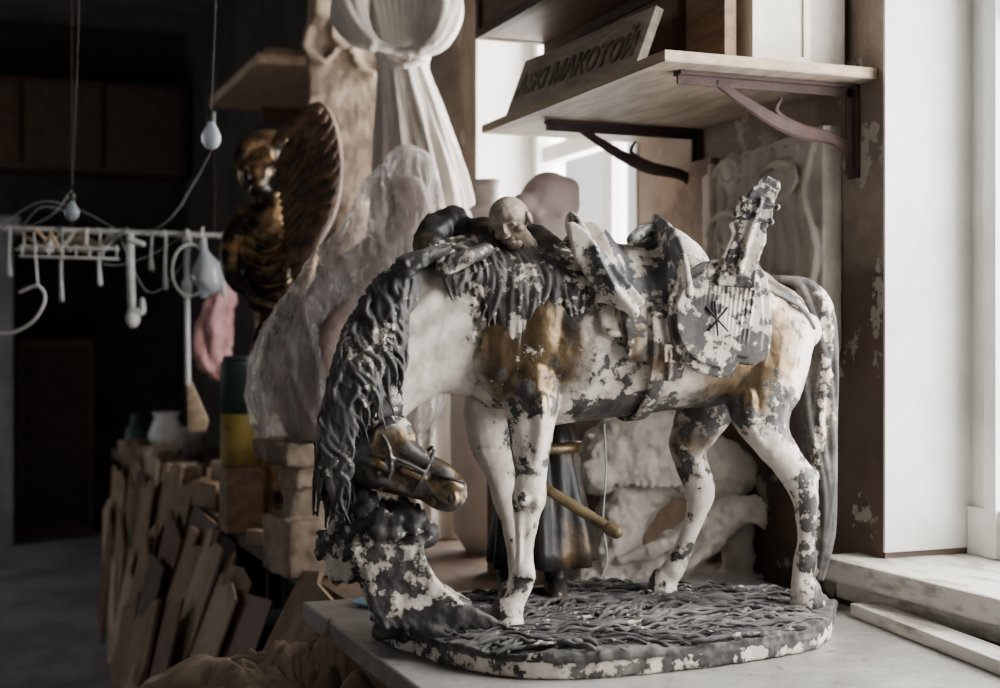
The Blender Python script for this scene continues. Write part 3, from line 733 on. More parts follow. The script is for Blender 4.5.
g.sheet(drape,78,30,1)
for i in range(130):
    x=rnd.uniform(428,578); y1=pb(x)+rnd.uniform(-16,26); y0=rnd.uniform(244,262); hwid=lerp(.062,.094,ss(440,540,x)); r=rnd.uniform(.0032,.0056); dx=rnd.uniform(-7,7); lf=rnd.uniform(.008,.014)
    pts=[]
    for k in range(5):
        v=k/4; y=lerp(y0,y1,v); vv_=min(1,(y-244)/42)
        pts.append(P(x+dx*math.sin(v*4),y,c(x)+.012)-Lt*(hwid*math.sin(vv_*math.pi/2)+lf))
    g.tube(pts,[r*.8,r*1.1,r*1.1,r*.9,r*.3],n=7,sub=3)
make('draped_fringe',g,'flaky2',mn,remesh=.0019,smooth=1,w=(.62,.14),label='chipped dark fringe hanging in long strands over the horse neck')
g=Geo()
hb=P(470,256,2.088); hdir=(P(445,266,2.078)-hb).normalized()
g.tube([P(486,250,2.11),hb,hb+hdir*.024],[.012,(.010,.013),(.008,.015)],side=fw,n=12)
for k in range(4):
    o=hb+hdir*.022+Z*(.011-.0075*k); L_=(.024,.028,.026,.020)[k]
    g.tube([o,o+hdir*L_*.5-fw*.003,o+hdir*L_*.9-Z*.006],[.0045,.0041,.003],n=8,sub=3)
g.tube([hb+hdir*.004+Z*.009,hb+hdir*.016+Z*.020,hb+hdir*.028+Z*.023],[.0056,.0048,.0034],n=8)
make('hand',g,'flaky2',mn,remesh=.0018,smooth=2,w=(.64,.3),label='hand resting on the mane')
g=Geo()
bc=P(541,0,2.385); bc.z=0
zz=lambda y:1.3+(344-y)/F*2.385
def fold(a,z): return 1+.10*math.sin(a*7+z*9)+.06*math.sin(a*13+2)
g.lathe(bc,[(.05,zz(420)),(.058,zz(440)),(.066,zz(470)),(.078,zz(510)),(.088,zz(545)),(.09,zz(562)),(.075,zz(563))],n=64,mod=fold)
make('robe_skirt',g,'robe',mn,disp=(.004,25),label='long pleated dark bronze robe')
for x,d in ((508,2.34),(556,2.33)):
    g=Geo(); p=P(x,0,d); p.z=ZP+.016
    g.tube([p+fw*.03+Z*.05,p+fw*.025,p-fw*.02-Z*.004,p-fw*.045-Z*.006],[.02,.02,.018,.011],n=12)
    make('boot',g,'robe',mn)
g=Geo(); bz=zz(452)
g.lathe(Vector((bc.x,bc.y,bz)),[(.064,0),(.071,.002),(.071,.018),(.064,.02)],n=40)
make('belt',g,'flaky2',mn,w=(.3,.8))
g=Geo(); g.tube([P(520,474,2.30),P(548,490,2.29),P(580,510,2.275),P(611,529,2.265)],[.008,.0085,.0095,.0085],n=10); g.tube([P(609,528,2.265),P(616,532,2.262)],[.0115,.0115],n=10)
make('sword_scabbard',g,'stick',mn,label='worn golden sword scabbard')
g=Geo(); g.tube([P(604,425,2.47),P(606,470,2.48),P(603,520,2.475),P(607,560,2.47),P(598,583,2.47)],[.0016]*5,n=6,sub=6)
make('cord',g,'whiteplastic',st,label='thin white cord hanging behind the robe')
g=Geo(); p=onz(372,604,ZT+.003); p.z=ZT+.0005
g.lathe(p,[(.02,0),(.024,.002),(.034,.007),(.036,.009),(.033,.0085),(.02,.004)],n=28)
make('plate',g,'blue',label='small pale blue dish on the table beside the plinth',cat='plate')
# ---------------------------------------------------------------- sculptures behind
def stand_z(py,d): return 1.3+(344-py)/F*d
g=Geo()
d=2.86
g.tube([P(592,470,d+.05),P(620,452,d),P(655,450,d),P(695,462,d),P(735,472,d+.03)],[.05,.075,.085,.08,.05],n=18)
g.ell(P(612,462,d-.04),(.06,.055,.06)); g.ell(P(596,478,d-.08),(.04,.04,.035)); g.tube([P(600,445,d-.02),P(590,436,d-.03)],[.016,.006],n=8)
for k in range(9): g.tube([P(618+k*7,432+k,d-.03),P(612+k*8,455,d-.078),P(620+k*8,486,d-.085)],[.006,.011,.006],n=8)
g.tube([P(640,480,d),P(622,520,d-.03),P(612,565,d-.05),P(606,585,d-.06)],[.07,.055,.045,.04],n=14)
g.tube([P(590,582,d-.05),P(640,575,d-.06),P(690,545,d-.07),P(728,515,d-.07),P(752,508,d-.07)],[(.04,.035),(.05,.05),(.045,.042),(.034,.034),(.026,.024)],n=16)
g.tube([P(620,560,d-.10),P(665,545,d-.12),P(705,520,d-.11)],[.010,.016,.010],n=8)
g.tube([P(630,590,d-.10),P(675,572,d-.12),P(715,545,d-.11)],[.010,.014,.008],n=8)
for k in range(4): g.tube([P(744,500+k*6,d-.085),P(758,500+k*7,d-.09),P(766,506+k*8,d-.085)],[.010,.010,.004],n=8)
g.tube([P(700,470,d+.02),P(725,500,d),P(738,540,d),P(734,590,d)],[.06,.045,.035,.035],n=14)
b=P(665,0,d); g.box((b.x-.17,b.y-.11,ZB),(b.x+.17,b.y+.13,ZB+.03))
make('plaster_sculpture',g,'plaster_grey',remesh=.0045,smooth=1,disp=(.007,30),minz=ZB,label='rough white plaster animal sculpture with clawed paw on the bench',cat='sculpture')
g=Geo(); d=3.0; cx=P(547,0,d)
g.ell(P(549,203,d),(.066,.068,.068)); g.tube([P(549,215,d),P(556,250,d)],[.055,.045]); g.ell(P(525,206,d-.04),(.03,.03,.03)); g.ell(P(566,190,d),(.03,.04,.03))
g.ell(P(560,212,d-.055),(.012,.016,.016)); g.ell(P(538,214,d-.06),(.012,.012,.012))
g.tube([P(553,245,d),P(550,290,d),P(550,330,d)],[(.05,.05),(.13,.09),(.14,.1)],side=rt)
make('plaster_bust',g,'plaster_pink',remesh=.006,smooth=5,disp=(.003,12),minz=stand_z(350,d),label='pinkish plaster bust, head bowed, on a tall stand',cat='bust')
g=Geo(); g.box((cx.x-.1,cx.y-.1,ZB),(cx.x+.1,cx.y+.1,stand_z(358,d))); g.box((cx.x-.12,cx.y-.12,stand_z(358,d)),(cx.x+.12,cx.y+.12,stand_z(350,d)))
make('pedestal',g,'wood_dark',label='dark wooden pedestal under the pinkish bust',cat='pedestal',shade=False)
g=Geo(); d=3.35; cx=P(487,0,d); cx.z=ZB; zt_=stand_z(180,d)-ZB
g.lathe(cx,[(.05,0),(.08,.05),(.09,.3),(.085,.6),(.05,zt_-.12),(.036,zt_-.09),(.04,zt_-.075),(.044,zt_-.07),(.03,zt_-.06),(.028,zt_-.02),(.034,zt_),(.024,zt_),(.02,zt_-.02)],n=32)
make('plaster_vase',g,'plaster',label='tall white plaster vase with narrow neck on the bench',cat='vase')
# white robed woman
g=Geo(); d=3.7
def fold2(a,t): return 1+(.20*abs(math.sin(a*5.5+t*2.5+.6*math.sin(t*9)))+.13*abs(math.sin(a*10.5+t*4))+.05*abs(math.sin(a*19-t*6))-.17)*min(1,.45+t*2.2)
g.tube([P(404,48,d),P(403,75,d),P(412,130,d),P(422,200,d),P(424,300,d),P(420,420,d),P(418,528,d)],[(.066,.058),(.064,.058),(.088,.08),(.120,.11),(.145,.135),(.165,.155),(.185,.17)],side=rt,n=180,mod=fold2,sub=7,cap=True)
g.tube([P(404,62,d),P(402,30,d),P(398,0,d),P(396,-18,d)],[(.068,.06),(.098,.07),(.11,.07),(.06,.05)],side=rt,n=24)
g.tube([P(396,-15,d),P(396,-40,d)],[.032,.03]); g.ell(P(396,-62,d),(.055,.06,.07))
g.ell(P(396,-60,d+.03),(.065,.06,.075))
def fsl(a,t): return 1+.14*abs(math.sin(a*2.5+t*3))-.05+.08*abs(math.sin(a*6+t*2))
g.tube([P(372,-26,d),P(356,-8,d-.04),P(350,12,d-.08),P(358,32,d-.11),P(372,44,d-.13)],[.040,.046,.046,.036,.020],n=90,mod=fsl,sub=10)
g.tube([P(420,-26,d),P(438,-8,d-.04),P(443,14,d-.07),P(434,38,d-.10),P(420,50,d-.12)],[.040,.048,.048,.038,.020],n=90,mod=fsl,sub=10)
for (xa,xb) in ((352,366),(343,362),(362,372)): g.tube([P(xa,-10,d-.08),P(xa-3,14,d-.12),P(xb,40,d-.145)],[.005,.008,.006],n=8)
for (xa,xb) in ((438,430),(446,434),(428,424)): g.tube([P(xa,-10,d-.07),P(xa+2,16,d-.115),P(xb,44,d-.135)],[.005,.008,.006],n=8)
g.tube([P(370,42,d-.13),P(386,48,d-.125),P(402,50,d-.11)],[.017,.013,.010],n=10)
g.tube([P(420,48,d-.12),P(408,51,d-.12),P(396,52,d-.12)],[.017,.013,.009],n=10)
for k in range(4): g.tube([P(398+k*2,48+k*1.5,d-.12),P(404+k*2,54+k*1.5,d-.125)],[.005,.004],n=6)
for k in range(9): g.tube([P(372+k*7,-10,d-.070),P(380+k*5.6,25,d-.078),P(387+k*4.2,58,d-.066)],[.004,.007,.005],n=8)
g.tube([P(384,62,d-.05),P(404,66,d-.078),P(425,61,d-.05)],[.009]*3,n=8)
make('woman_statue',g,'plaster',remesh=.0042,smooth=1,minz=ZB,label='white plaster statue of a standing woman in a long pleated gown',cat='statue')
# carved group
g=Geo(); d=4.25
g.tube([P(345,-40,d),P(348,40,d),P(348,110,d),P(352,200,d),P(352,350,d),P(350,500,d)],[(.11,.09),(.12,.1),(.10,.1),(.10,.1),(.11,.12),(.12,.14)],side=rt,n=32)
for x,y in ((322,8),(350,-4),(372,20)):
    g.ell(P(x,y,d-.11),(.035,.035,.045)); g.tube([P(x,y+12,d-.10),P(x,y+40,d-.11),P(x+3,y+85,d-.10)],[(.05,.03),(.055,.035),(.045,.03)],side=rt,n=12)
    g.tube([P(x-12,y+22,d-.13),P(x-16,y+42,d-.15),P(x,y+52,d-.16)],[.014,.013,.010],n=8); g.tube([P(x+12,y+22,d-.13),P(x+14,y+42,d-.15),P(x+2,y+54,d-.16)],[.014,.013,.010],n=8)
for k in range(11): g.tube([P(308+k*7,50+8*(k%3),d-.12),P(312+k*6.5,90,d-.13),P(310+k*7,140,d-.12),P(314+k*6,200,d-.11)],[.008,.013,.012,.008],n=8)
make('group_statue',g,'plaster_warm',remesh=.008,smooth=1,disp=(.006,16),minz=ZB,label='tan carved plaster statue crowded with figures beside the white gown statue',cat='statue')
# winged bronze
d=3.85
e0=P(276,495,d); e0.z=ZB
wg=empty('winged_statue',e0,'dark bronze twisting figure with a large curved feathered wing','statue')
g=Geo()
g.tube([P(268,520,d),P(270,440,d),P(276,372,d),P(278,320,d),P(266,278,d),P(266,238,d),P(272,205,d)],[(.10,.10),(.095,.09),(.085,.08),(.064,.06),(.080,.068),(.090,.074),(.048,.045)],side=rt,n=20)
g.tube([P(270,212,d),P(258,186,d-.02)],[.032,.032],n=12); g.ell(P(254,172,d-.04),(.047,.052,.060)); g.ell(P(263,160,d-.02),(.058,.058,.053))
g.tube([P(238,162,d-.07),P(250,144,d-.06),P(274,140,d-.03),P(288,152,d),P(288,182,d+.01)],[.017,.026,.032,.028,.020],n=12)
g.ell(P(246,177,d-.092),(.010,.019,.012)); g.ell(P(244,168,d-.088),(.021,.012,.007)); g.ell(P(246,188,d-.088),(.014,.010,.010))
g.tube([P(290,215,d),P(306,248,d-.05),P(298,288,d-.10),P(272,300,d-.12)],[.036,.034,.027,.018],n=12)
g.tube([P(248,216,d-.02),P(232,242,d-.05),P(232,276,d-.09),P(252,296,d-.11)],[.036,.032,.025,.017],n=12)
for k in range(4): g.tube([P(250+k*5,294+k*3,d-.13),P(259+k*6,303+k*2,d-.14)],[.010,.008],n=8)
for k in range(11): g.tube([P(262+k*3.4,316,d-.06),P(250+k*5.4+6*math.sin(k*.9),362,d-.095),P(242+k*6.0,430,d-.11),P(234+k*7,515,d-.12)],[.006,.011,.014,.013],n=8)
for k in range(7): g.tube([P(242,224+k*13,d-.06),P(266,240+k*12,d-.09),P(294,220+k*14,d-.055)],[.005,.010,.005],n=8)
g.tube([P(300,230,d-.03),P(306,290,d-.04),P(296,350,d-.07),P(270,372,d-.10),P(248,366,d-.10)],[.020,.026,.026,.022,.010],n=10)
make('figure_body',g,'bronze',wg,remesh=.0052,smooth=1,disp=(.003,24),minz=ZB)
g=Geo()
lead=[(300,118),(318,105),(331,122),(337,152),(336,186),(328,216),(314,240)]
def lp(t):
    s=max(0,min(.999,t))*(len(lead)-1); i=int(s); f=s-i
    return lerp(lead[i][0],lead[i+1][0],f),lerp(lead[i][1],lead[i+1][1],f)
for k in range(15):
    t_=k/14; x0,y0=lp(.08+.9*t_); x1=lerp(276,292,t_); y1=lerp(168,276,t_)
    dd=d-.06-.004*k
    g.tube([P(x0,y0,dd),P(lerp(x0,x1,.45)+5,lerp(y0,y1,.38),dd-.012),P(lerp(x0,x1,.8)+3,lerp(y0,y1,.75),dd-.006),P(x1,y1,dd+.004)],[(.004,.011),(.006,.016),(.006,.016),(.003,.009)],side=fw,n=10,sub=4)
for row in range(3):
    for k in range(14):
        t_=k/13; x0,y0=lp(.05+.93*t_); x0-=row*8; y0+=row*5
        dd=d-.095-.012*(2-row)*.7-.003*k
        g.tube([P(x0,y0,dd),P(x0-8,y0+9,dd-.006),P(x0-16,y0+21,dd)],[(.004,.009),(.006,.014),(.003,.009)],side=fw,n=10,sub=3)
g.tube([P(x,y,d-.08) for x,y in lead],[.008,.011,.013,.015,.017,.019,.021],n=12,sub=4)
make('wing',g,'feather',wg,label='raised curved wing with overlapping brown feathers')
# pedestal + wrapped bust
d=3.08
cx=P(318,0,d); zp=stand_z(440,d)
g=Geo()
for (dx,dy,z_0,z_1,sx,sy,an) in ((0,0,0,.12,.10,.11,4),(.02,.01,.11,.20,.085,.10,-9),(-.035,-.05,.19,zp-ZB-.03,.05,.05,12),(.05,.0,.19,zp-ZB-.03,.05,.07,-6),(.015,.0,zp-ZB-.045,zp-ZB,.125,.13,3)):
    g.box((cx.x+dx-sx,cx.y+dy-sy,ZB+z_0),(cx.x+dx+sx,cx.y+dy+sy,ZB+z_1),R=rotm('Z',an))
make('pedestal',g,'plaster_warm',remesh=.006,smooth=2,disp=(.010,18),minz=ZB,label='stack of irregular beige plaster blocks carrying the wrapped sculpture',cat='pedestal')
bs=empty('wrapped_bust',(cx.x,cx.y,zp),'large clay bust wrapped in cloudy wrinkled plastic film','bust')
ed=[(410,172,26),(406,192,38),(398,222,48),(386,262,60),(369,310,79),(355,355,93),(348,398,95),(345,430,86)]
g=Geo()
g.ell(P(408,203,d),(.050,.055,.062)); g.tube([P(406,215,d),P(394,250,d)],[.034,.04])
g.tube([P(392,252,d),P(372,300,d),P(357,350,d),P(350,395,d),P(347,430,d)],[(.07,.05),(.135,.085),(.155,.10),(.16,.11),(.14,.10)],side=rt,n=40)
g.tube([P(372,290,d-.08),P(335,330,d-.11),P(330,372,d-.13),P(372,388,d-.14)],[.035,.035,.03,.025],n=12)
g.ell(P(398,204,d-.055),(.012,.018,.014)); g.ell(P(400,196,d-.048),(.028,.014,.008))
make('clay_bust',g,'clay',bs,remesh=.007,smooth=4,disp=(.006,10),minz=zp+.006)
g=Geo()
def crumple(a,t): return 1+.035*math.sin(a*5+t*6)+.022*math.sin(a*11-t*7)
g.tube([P(x,y,d) for x,y,r in ed],[(r/F*d,max(.07,r/F*d*.72)) for x,y,r in ed],side=rt,n=200,sub=24,mod=crumple)
def film_d(co):
    q=Vector((co.x*7+co.z*3,co.y*7,co.z*2.2)); a=noise.noise(q)
    b_=1-abs(noise.noise(q*1.9+Vector((3,1,5))))*2; c2=1-abs(noise.noise(q*4.2+Vector((9,1,5))))*2
    return .008*a+.008*b_*b_*b_+.0045*c2*c2*c2
make('plastic_film',g,'film',bs,dfn=film_d,minz=zp+.006,label='cloudy wrinkled translucent plastic sheeting')
# yellow/green canister on a small crate
d=3.72; p=P(240,0,d); zc0=stand_z(466,d)
g=Geo().box((p.x-.045,p.y-.055,ZB),(p.x+.05,p.y+.055,zc0-.001)).box((p.x-.048,p.y-.058,ZB+.03),(p.x+.053,p.y+.058,ZB+.04)).box((p.x-.048,p.y-.058,zc0-.03),(p.x+.053,p.y+.058,zc0-.018))
make('small_crate',g,'wood',label='small wooden crate standing on the bench under the canister',cat='crate',shade=False)
p.z=zc0; hc=(466-356)/F*d
g=Geo(); g.lathe(p,[(.048,0),(.052,.006),(.052,hc*.48)],n=28,m=0); g.lathe(p,[(.0525,hc*.481),(.0525,hc*.92),(.049,hc*.95)],n=28,m=1); g.lathe(p,[(.046,hc*.951),(.046,hc*.985),(.040,hc)],n=28,m=1)
make('canister',g,['yellow','green'],label='tall dull yellow and dark green canister on a small crate',cat='canister')
d=6.3; p=P(166,0,d); p.z=ZB; g=Geo()
g.lathe(p,[(.045,0),(.07,.03),(.08,.09),(.06,.14),(.05,.17),(.062,.19),(.05,.19),(.045,.17)],n=28); g.tube([p+rt*.06+Z*.12,p+rt*.11+Z*.10,p+rt*.10+Z*.05,p+rt*.06+Z*.03],[.009]*4,n=8)
make('pot',g,'whiteplastic',label='small white enamel pot with handle on the bench',cat='pot')
d=5.9; p=P(194,0,d); p.z=ZB; g=Geo()
g.lathe(p,[(.05,0),(.05,.12),(.052,.125),(.046,.125),(.046,.02)],n=24)
make('jar',g,'metal',label='open metal tin on the bench',cat='tin')
d=6.4; p=P(135,0,d); p.z=ZB; g=Geo()
g.lathe(p,[(.04,0),(.045,.01),(.045,.10),(.02,.13),(.018,.17),(.022,.175)],n=20)
make('bottle',g,'green',label='dark bottle at the end of the bench',cat='bottle')
d=4.9; g=Geo()
g.tube([P(232,262,d),P(228,284,d),P(221,305,d),P(214,335,d),P(212,358,d),P(216,372,d)],[.008,.015,.045,.062,.055,.03],n=40,sub=6,mod=lambda a,t:1+.16*math.sin(a*6+t*9)+.07*math.sin(a*13-t*7))
g.tube([P(232,266,d),P(234,245,d),P(235,236,d)],[.004,.004,.004],n=6)
make('plastic_bag',g,'pinkbag',disp=(.015,16),label='crumpled pink plastic bag hanging among the tools',cat='bag')
ws=empty('wall_rack',(1.4,6,2.4),'small wooden shelf mounted high on the wall in the dark corner','shelf')
make('shelf_board',Geo().box((1.12,5.4,2.40),(XW-.002,6.5,2.44)),'wood_light',ws,shade=False)
for y in (5.45,6.40): make('bracket',Geo().box((1.35,y,2.33),(XW-.002,y+.04,2.40)),'wood_dark',ws,shade=False)
make('wooden_box',Geo().box((1.2,5.6,2.441),(1.45,6.1,2.51)),'card',label='flat brown box lying on the high shelf',cat='box',shade=False,bevel=.004)
ct=empty('cabinet',(.75,9.8,2.2),'large dark wooden wall cabinet high on the far wall','cabinet')
make('cabinet_body',Geo().box((-.6,9.6,2.45),(1.5,9.998,3.05)),'wood_dark',ct,shade=False)
for k in range(4): make('cabinet_door',Geo().box((-.58+k*.52,9.575,2.48),(-.10+k*.52,9.598,3.02)),'wood_dark',ct,shade=False,bevel=.006)
# ---------------------------------------------------------------- hanging rail with tools
d=4.3
rl=empty('hanging_rail',P(110,232,d),'metal rail hung on cords, used for hanging tools','rail')
make('rail',Geo().tube([P(-60,226,d),P(236,236,d)],[.008,.008],n=10,sub=1),'whiteplastic',rl)
for x in (-30,72,215):
    yy=226+10*(x+60)/296
    p=P(x,yy,d); q=Vector((p.x,p.y,H)); make('suspension_cord',Geo().tube([p,q],[.0010,.0010],n=6,sub=1),'wood_dark',rl)
tr_=empty('wire_tray',P(70,252,d),'shallow white wire tray of small tools hanging from the rail','tray')
g=Geo()
for k in range(8): g.tube([P(22+k*13.5,246,d-.08),P(22+k*13.5,256,d-.08),P(22+k*13.5,257,d+.1),P(22+k*13.5,247,d+.1)],[.003]*4,n=6,sub=1)
for dd in (-.08,.1):
    for yy in (246,256): g.tube([P(20,yy,d+dd),P(118,yy+3,d+dd)],[.004,.004],n=6,sub=1)
for x in (24,112): g.tube([P(x,248,d),P(x,231,d)],[.004,.004],n=6,sub=1)
make('tray_wires',g,'whiteplastic',tr_)
for k in range(26):
    x=28+rnd.uniform(0,80); p=P(x,250,d+rnd.uniform(-.06,.07)); q=p+rt*rnd.uniform(-.12,.12)+fw*rnd.uniform(-.03,.03)+Z*rnd.uniform(.0,.07)
    g=Geo().tube([p,p.lerp(q,.6),q],[.009,.006,.003],n=7,sub=2)
    make('modelling_tool',g,rnd.choice(['plaster','wood_light','metal']),label='small sculpting tool lying in the wire tray',cat='tool',group='tools in the wire tray')
for (x,L_,mt,lb) in ((150,36,'metal','short metal hook hanging from the rail'),(164,54,'whiteplastic','thin pale scraper hanging from the rail'),(8,46,'whiteplastic','thin white rod hanging from the rail'),(222,60,'whiteplastic','long thin wire tool hanging from the rail'),(60,70,'metal','thin metal hook hanging below the tray'),(98,52,'whiteplastic','short pale rod hanging below the tray')):
    yy=226+10*(x+60)/296
    g=Geo().tube([P(x-3,yy+2,d-.012),P(x,yy-3,d-.006),P(x+2,yy+4,d-.014),P(x+1,yy+L_*.6,d-.014),P(x+2,yy+L_,d-.014)],[.003,.003,.004,.005,.008],n=7)
    make('hanging_tool',g,mt,label=lb,cat='tool')
for k,(xa,ya_,xb,yb_,sag) in enumerate(((236,236,300,150,18),(72,190,20,228,10),(150,232,212,150,14),(0,226,118,231,-26),(60,228,186,234,34),(20,230,72,215,-16),(118,231,200,232,60))):
    g=Geo().tube([P(xa,ya_,d-.02),P(lerp(xa,xb,.35),lerp(ya_,yb_,.35)+sag,d-.05),P(lerp(xa,xb,.7),lerp(ya_,yb_,.7)+sag*.7,d-.04),P(xb,yb_,d-.02)],[.0008]*4,n=5,sub=6)
    make('wire',g,'whiteplastic',label='thin sagging wire strung among the hanging tools',cat='wire',group='wires around the rail')
g=Geo()
g.tube([P(130,234,d-.02),P(131,280,d-.02),P(133,326,d-.02)],[(.012,.006)]*3,side=rt,n=8); g.tube([P(130,240,d-.02),P(143,244,d-.02)],[.012,.008],n=8); g.tube([P(133,312,d-.02),P(142,311,d-.02),P(142,300,d-.02)],[.014,.012,.008],n=8); g.ell(P(133,318,d-.02),(.022,.015,.03))
make('clamp',g,'whiteplastic',label='white bar clamp hanging from the metal rail',cat='clamp')
g=Geo()
g.tube([P(187,232,d-.015),P(187,300,d-.015),P(188,384,d-.015)],[.009,.008,.009],n=8)
g.ell(P(187,240,d-.015),(.016,.016,.016)); g.tube([P(187,284,d-.015),P(187,294,d-.015)],[.016,.016],n=8)
ph_=make('spatula',g,'whiteplastic',label='long pale-handled spatula with wooden triangular blade hanging from rail',cat='spatula')
g=Geo(); g.prism([P(186,382,d-.02),P(191,382,d-.02),P(208,420,d-.02),P(205,431,d-.02),P(188,432,d-.02)],fw*.02)
make('blade',g,'wood_light',ph_,label='pale wooden blade',bevel=.003)
g=Geo()
g.tube([P(190+18*math.cos(a),270+26*math.sin(a),d-.05) for a in [i*math.pi/10 for i in range(21)]],[.004]*21,n=8,sub=1)
g.tube([P(199,246,d-.05),P(203,228,d-.02)],[.004,.004],n=6)
make('wire_loop',g,'whiteplastic',label='coiled wire loop hanging from the metal rail',cat='wire')
g=Geo(); g.tube([P(203,240,d-.05),P(204,252,d-.05),P(207,268,d-.05),P(207,284,d-.05),P(204,292,d-.05)],[.012,.014,.045,.048,.02],n=18,sub=4)
make('glass_flask',g,'bulb',label='cloudy glass flask hanging on the rail',cat='flask')
g=Geo(); g.tube([P(-20,322,4.1),P(5,334,4.1),P(32,322,4.1),P(45,300,4.1),P(38,286,4.1),P(20,292,4.1)],[.0045]*6,n=8,sub=5)
g.tube([P(38,286,4.1),P(36,262,4.15),P(34,232,4.28)],[.003]*3,n=6)
make('cable',g,'whiteplastic',label='white curled cable hanging from the rail',cat='cable')
def bulb(px,py,d,r,lab):
    e=empty('light_bulb',P(px,py,d),lab,'light bulb')
    c0=P(px,py,d)
    g=Geo(); g.lathe(c0,[(.002,-r*1.25),(r*.6,-r*1.05),(r*.95,-r*.5),(r,0),(r*.8,r*.6),(r*.45,r*1.2),(r*.4,r*1.5)],n=20); make('bulb_glass',g,'bulb',e)
    g=Geo(); g.lathe(c0,[(r*.42,r*1.5),(r*.46,r*1.55),(r*.46,r*2.4),(r*.3,r*2.6)],n=14); make('lamp_socket',g,'black',e)
    t_=c0+Z*r*2.6; g=Geo(); top=Vector((t_.x+.03,t_.y,H)); g.tube([t_,t_.lerp(top,.3)+rt*.01,t_.lerp(top,.7),top],[.0012]*4,n=6); make('cord',g,'black',e)
bulb(72,212,3.6,.019,'small clear light bulb hanging on a thin cord')
bulb(211,137,3.3,.024,'cloudy white light bulb hanging on a cord near the winged statue')
# ---------------------------------------------------------------- sheets leaning against the bench, tilted every way in parallel layers
rb=random.Random(5)
lab={'card':'brown cardboard sheet leaning against the workbench','card2':'pale cardboard sheet leaning against the workbench','wood':'brown wooden board leaning against the workbench','wood_dark':'dark wooden board leaning against the workbench','redwood':'reddish wooden board leaning against the workbench'}
KX=.46
def leansheet(y0,lay,w_,h_,tilt,mt):
    # plane: x = xb + KX*z ; outer layers are shifted toward the room
    kx=min(KX,max(.04,(.700-.103*(y0+.2)-.05)/.82))
    n0=Vector((1,0,-kx)).normalized()
    xb=.700-kx*.82-lay*.030
    ct_,st_2=math.cos(tilt),math.sin(tilt)
    def bp(u,v):
        yy=u*ct_-v*st_2; z_=u*st_2+v*ct_
        return yy,z_
    if mt.startswith('card'):
        raw=[(0,0),(w_,0),(w_+rb.uniform(-.01,.01),h_*.5),(w_-rb.uniform(0,.03),h_-rb.uniform(0,.04)),(w_*.7,h_),(w_*.66,h_-rb.uniform(.02,.05)),(w_*.35,h_-rb.uniform(0,.02)),(0,h_-rb.uniform(0,.05))]
    else: raw=[(0,0),(w_,0),(w_,h_),(0,h_)]
    pts=[bp(u,v) for u,v in raw]; mz=min(z for _,z in pts)
    q=math.sqrt(1+kx*kx)
    poly=[Vector((xb+kx*(z-mz)/q,y0+yy,(z-mz)/q)) for yy,z in pts]
    th=rb.choice((.004,.006,.010))
    g=Geo().prism(poly,n0*th)
    make('leaning_board',g,mt,label=lab[mt],cat='board',group='boards leaning against the workbench',shade=False)
y=2.62; i=0
seq=['card','card2','wood','card','redwood','card2','card','wood_dark','card']
while y<6.3:
    far=y>4.2
    leansheet(y,0,rb.uniform(.30,.55),rb.uniform(.72,.92),math.radians(rb.uniform(-16,16)),seq[(i*4)%9])
    leansheet(y+rb.uniform(-.1,.15),1,rb.uniform(.22,.42),rb.uniform(.55,.82),math.radians(rb.uniform(-26,26)),seq[(i*4+2)%9])
    leansheet(y+rb.uniform(-.1,.15),2,rb.uniform(.18,.36),rb.uniform(.40,.66),math.radians(rb.uniform(-34,34)),seq[(i*4+5)%9])
    if not far: leansheet(y+rb.uniform(-.1,.1),3,rb.uniform(.16,.30),rb.uniform(.30,.50),math.radians(rb.uniform(-40,40)),seq[(i*4+7)%9])
    y+=rb.uniform(.24,.36); i+=1
for k in range(50):
    y=2.95+(k//2)*.15+.05*(k%2); x=.77+(k%2)*.11+rb.uniform(-.03,.03)
    if y>5.2 and k%2: continue
    if 3.55<y<4.1: continue
    if k%4==3: sx,sy,h_=.08,.10,rb.uniform(.06,.16); mt=rb.choice(['card','card2','wood']); nm,ct_,lb='small_carton','box','small cardboard carton on the bench edge'
    else: sx,sy,h_=rb.uniform(.03,.06),rb.uniform(.08,.18),rb.uniform(.015,.09); mt=rb.choice(['wood','card','card2','wood_dark','redwood','plaster_warm','wood_light']); nm,ct_,lb='wood_offcut','wood block','rough wood offcut lying on the bench edge'
    g=Geo().box((x-sx/2,y-sy/2,ZB+.0005),(x+sx/2,y+sy/2,ZB+h_),R=rotm('Z',rb.uniform(-50,50)))
    make(nm,g,mt,label=lb,cat=ct_,group='odds and ends on the bench edge',shade=False,bevel=.002)
g=Geo(); g.box((.12,1.75,0),(.575,2.5,.66),0); g.box((.11,1.74,.62),(.58,2.51,.66),0)
make('wooden_crate',g,'wood_dark',label='rough wooden crate standing beside the work table',cat='crate',shade=False)
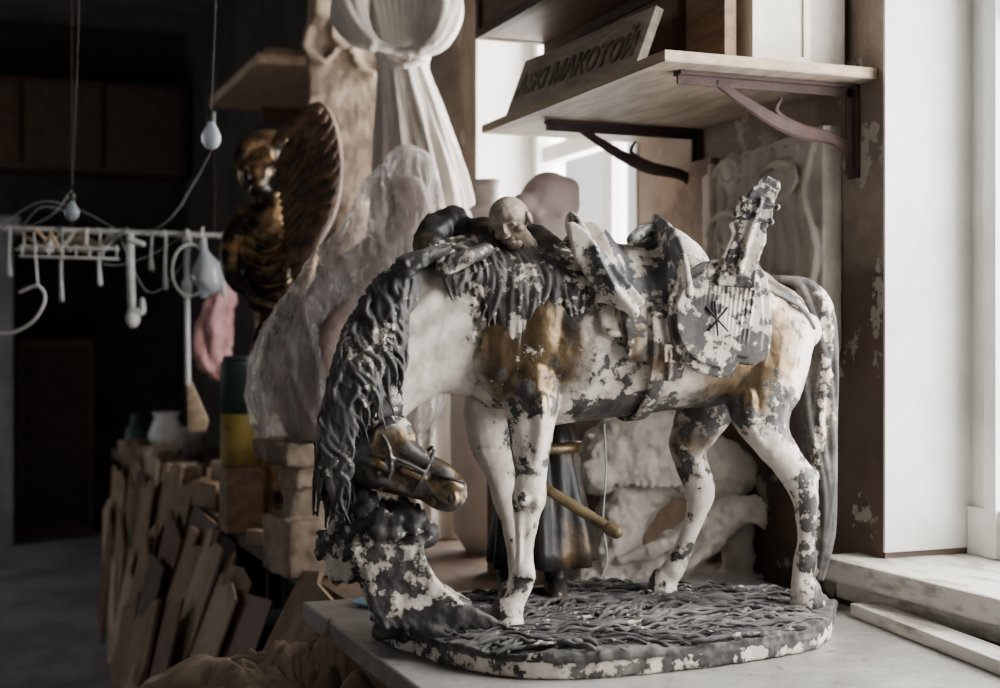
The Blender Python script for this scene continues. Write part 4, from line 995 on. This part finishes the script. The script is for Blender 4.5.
for q,(x,d_,hw2,zc) in enumerate(((205,2.42,.125,.725),(268,2.31,.115,.755),(325,2.33,.085,.775),(240,2.10,.11,.71),(305,2.10,.10,.735),(358,2.14,.05,.75))):
    p=P(x,0,d_); g=Geo(); off=Vector((q*3.7,q*1.3,0))
    def fold_h(X,Y):
        v=Vector((X*8,Y*8,0))+off
        v2=v+Vector((noise.noise(v*.7),noise.noise(v*.7+Vector((4,4,4))),0))*1.2
        return abs(noise.noise(v2))*.115+abs(noise.noise(v2*2.3))*.045+abs(noise.noise(v2*5))*.015
    def fn(u,v,o):
        X=(u-.5)*2; Y=(v-.5)*2; r=max(abs(X),abs(Y)); rr=math.hypot(X,Y)
        if rr>1e-6: X*=r/rr*1.0; Y*=r/rr
        hgt=(zc-.662)*math.sqrt(max(0,1-r*r))
        x_=p.x+X*hw2; y_=p.y+Y*hw2
        z=.6615+hgt*1.0+(fold_h(x_,y_)*(1-r**4))*.9
        return Vector((x_,y_,z if o else .6610))
    g.sheet(fn,72,72,1)
    make('crumpled_paper',g,'paper',minz=.6605,label='crumpled wad of brown wrapping paper on the crate',cat='paper',group='crumpled paper beside the table')
# ---------------------------------------------------------------- lights
def area(name,loc,sx,sy,rot,power,colr):
    l=bpy.data.lights.new(name,'AREA'); l.shape='RECTANGLE'; l.size=sx; l.size_y=sy; l.energy=power; l.color=colr
    o=bpy.data.objects.new(name,l); col.objects.link(o); o.location=loc; o.rotation_euler=rot; return o
ry=(0,math.radians(90),0)
area('daylight_or_fill',(1.90,1.37,1.9),1.8,1.34,ry,145,(1,.98,.95))
area('daylight_or_fill',(1.90,3.55,1.9),1.8,1.1,ry,145,(1.0,.98,.95))
area('daylight_or_fill',(-3.3,0,1.75),1.7,2.0,(0,math.radians(-90),0),4.0,(1,.96,.90))  # added fill for the statue's left side, behind an unseen window
area('daylight_or_fill',(-3.3,7.5,1.75),1.7,2.0,(0,math.radians(-90),0),26,(.97,.98,1.0))  # added fill to brighten the dark far end of the room
w=bpy.data.worlds.new('World'); bpy.context.scene.world=w; w.use_nodes=True
w.node_tree.nodes['Background'].inputs[0].default_value=(.98,.98,1,1); w.node_tree.nodes['Background'].inputs[1].default_value=1.2
cd=bpy.data.cameras.new('Camera'); cd.lens=50; cd.sensor_width=36; cd.clip_start=.05
cd.dof.use_dof=True; cd.dof.focus_distance=2.15; cd.dof.aperture_fstop=4.0
co=bpy.data.objects.new('Camera',cd); col.objects.link(co); co.location=CAM; co.rotation_euler=(math.pi/2,0,-math.atan2(fw.x,fw.y))
bpy.context.scene.camera=co
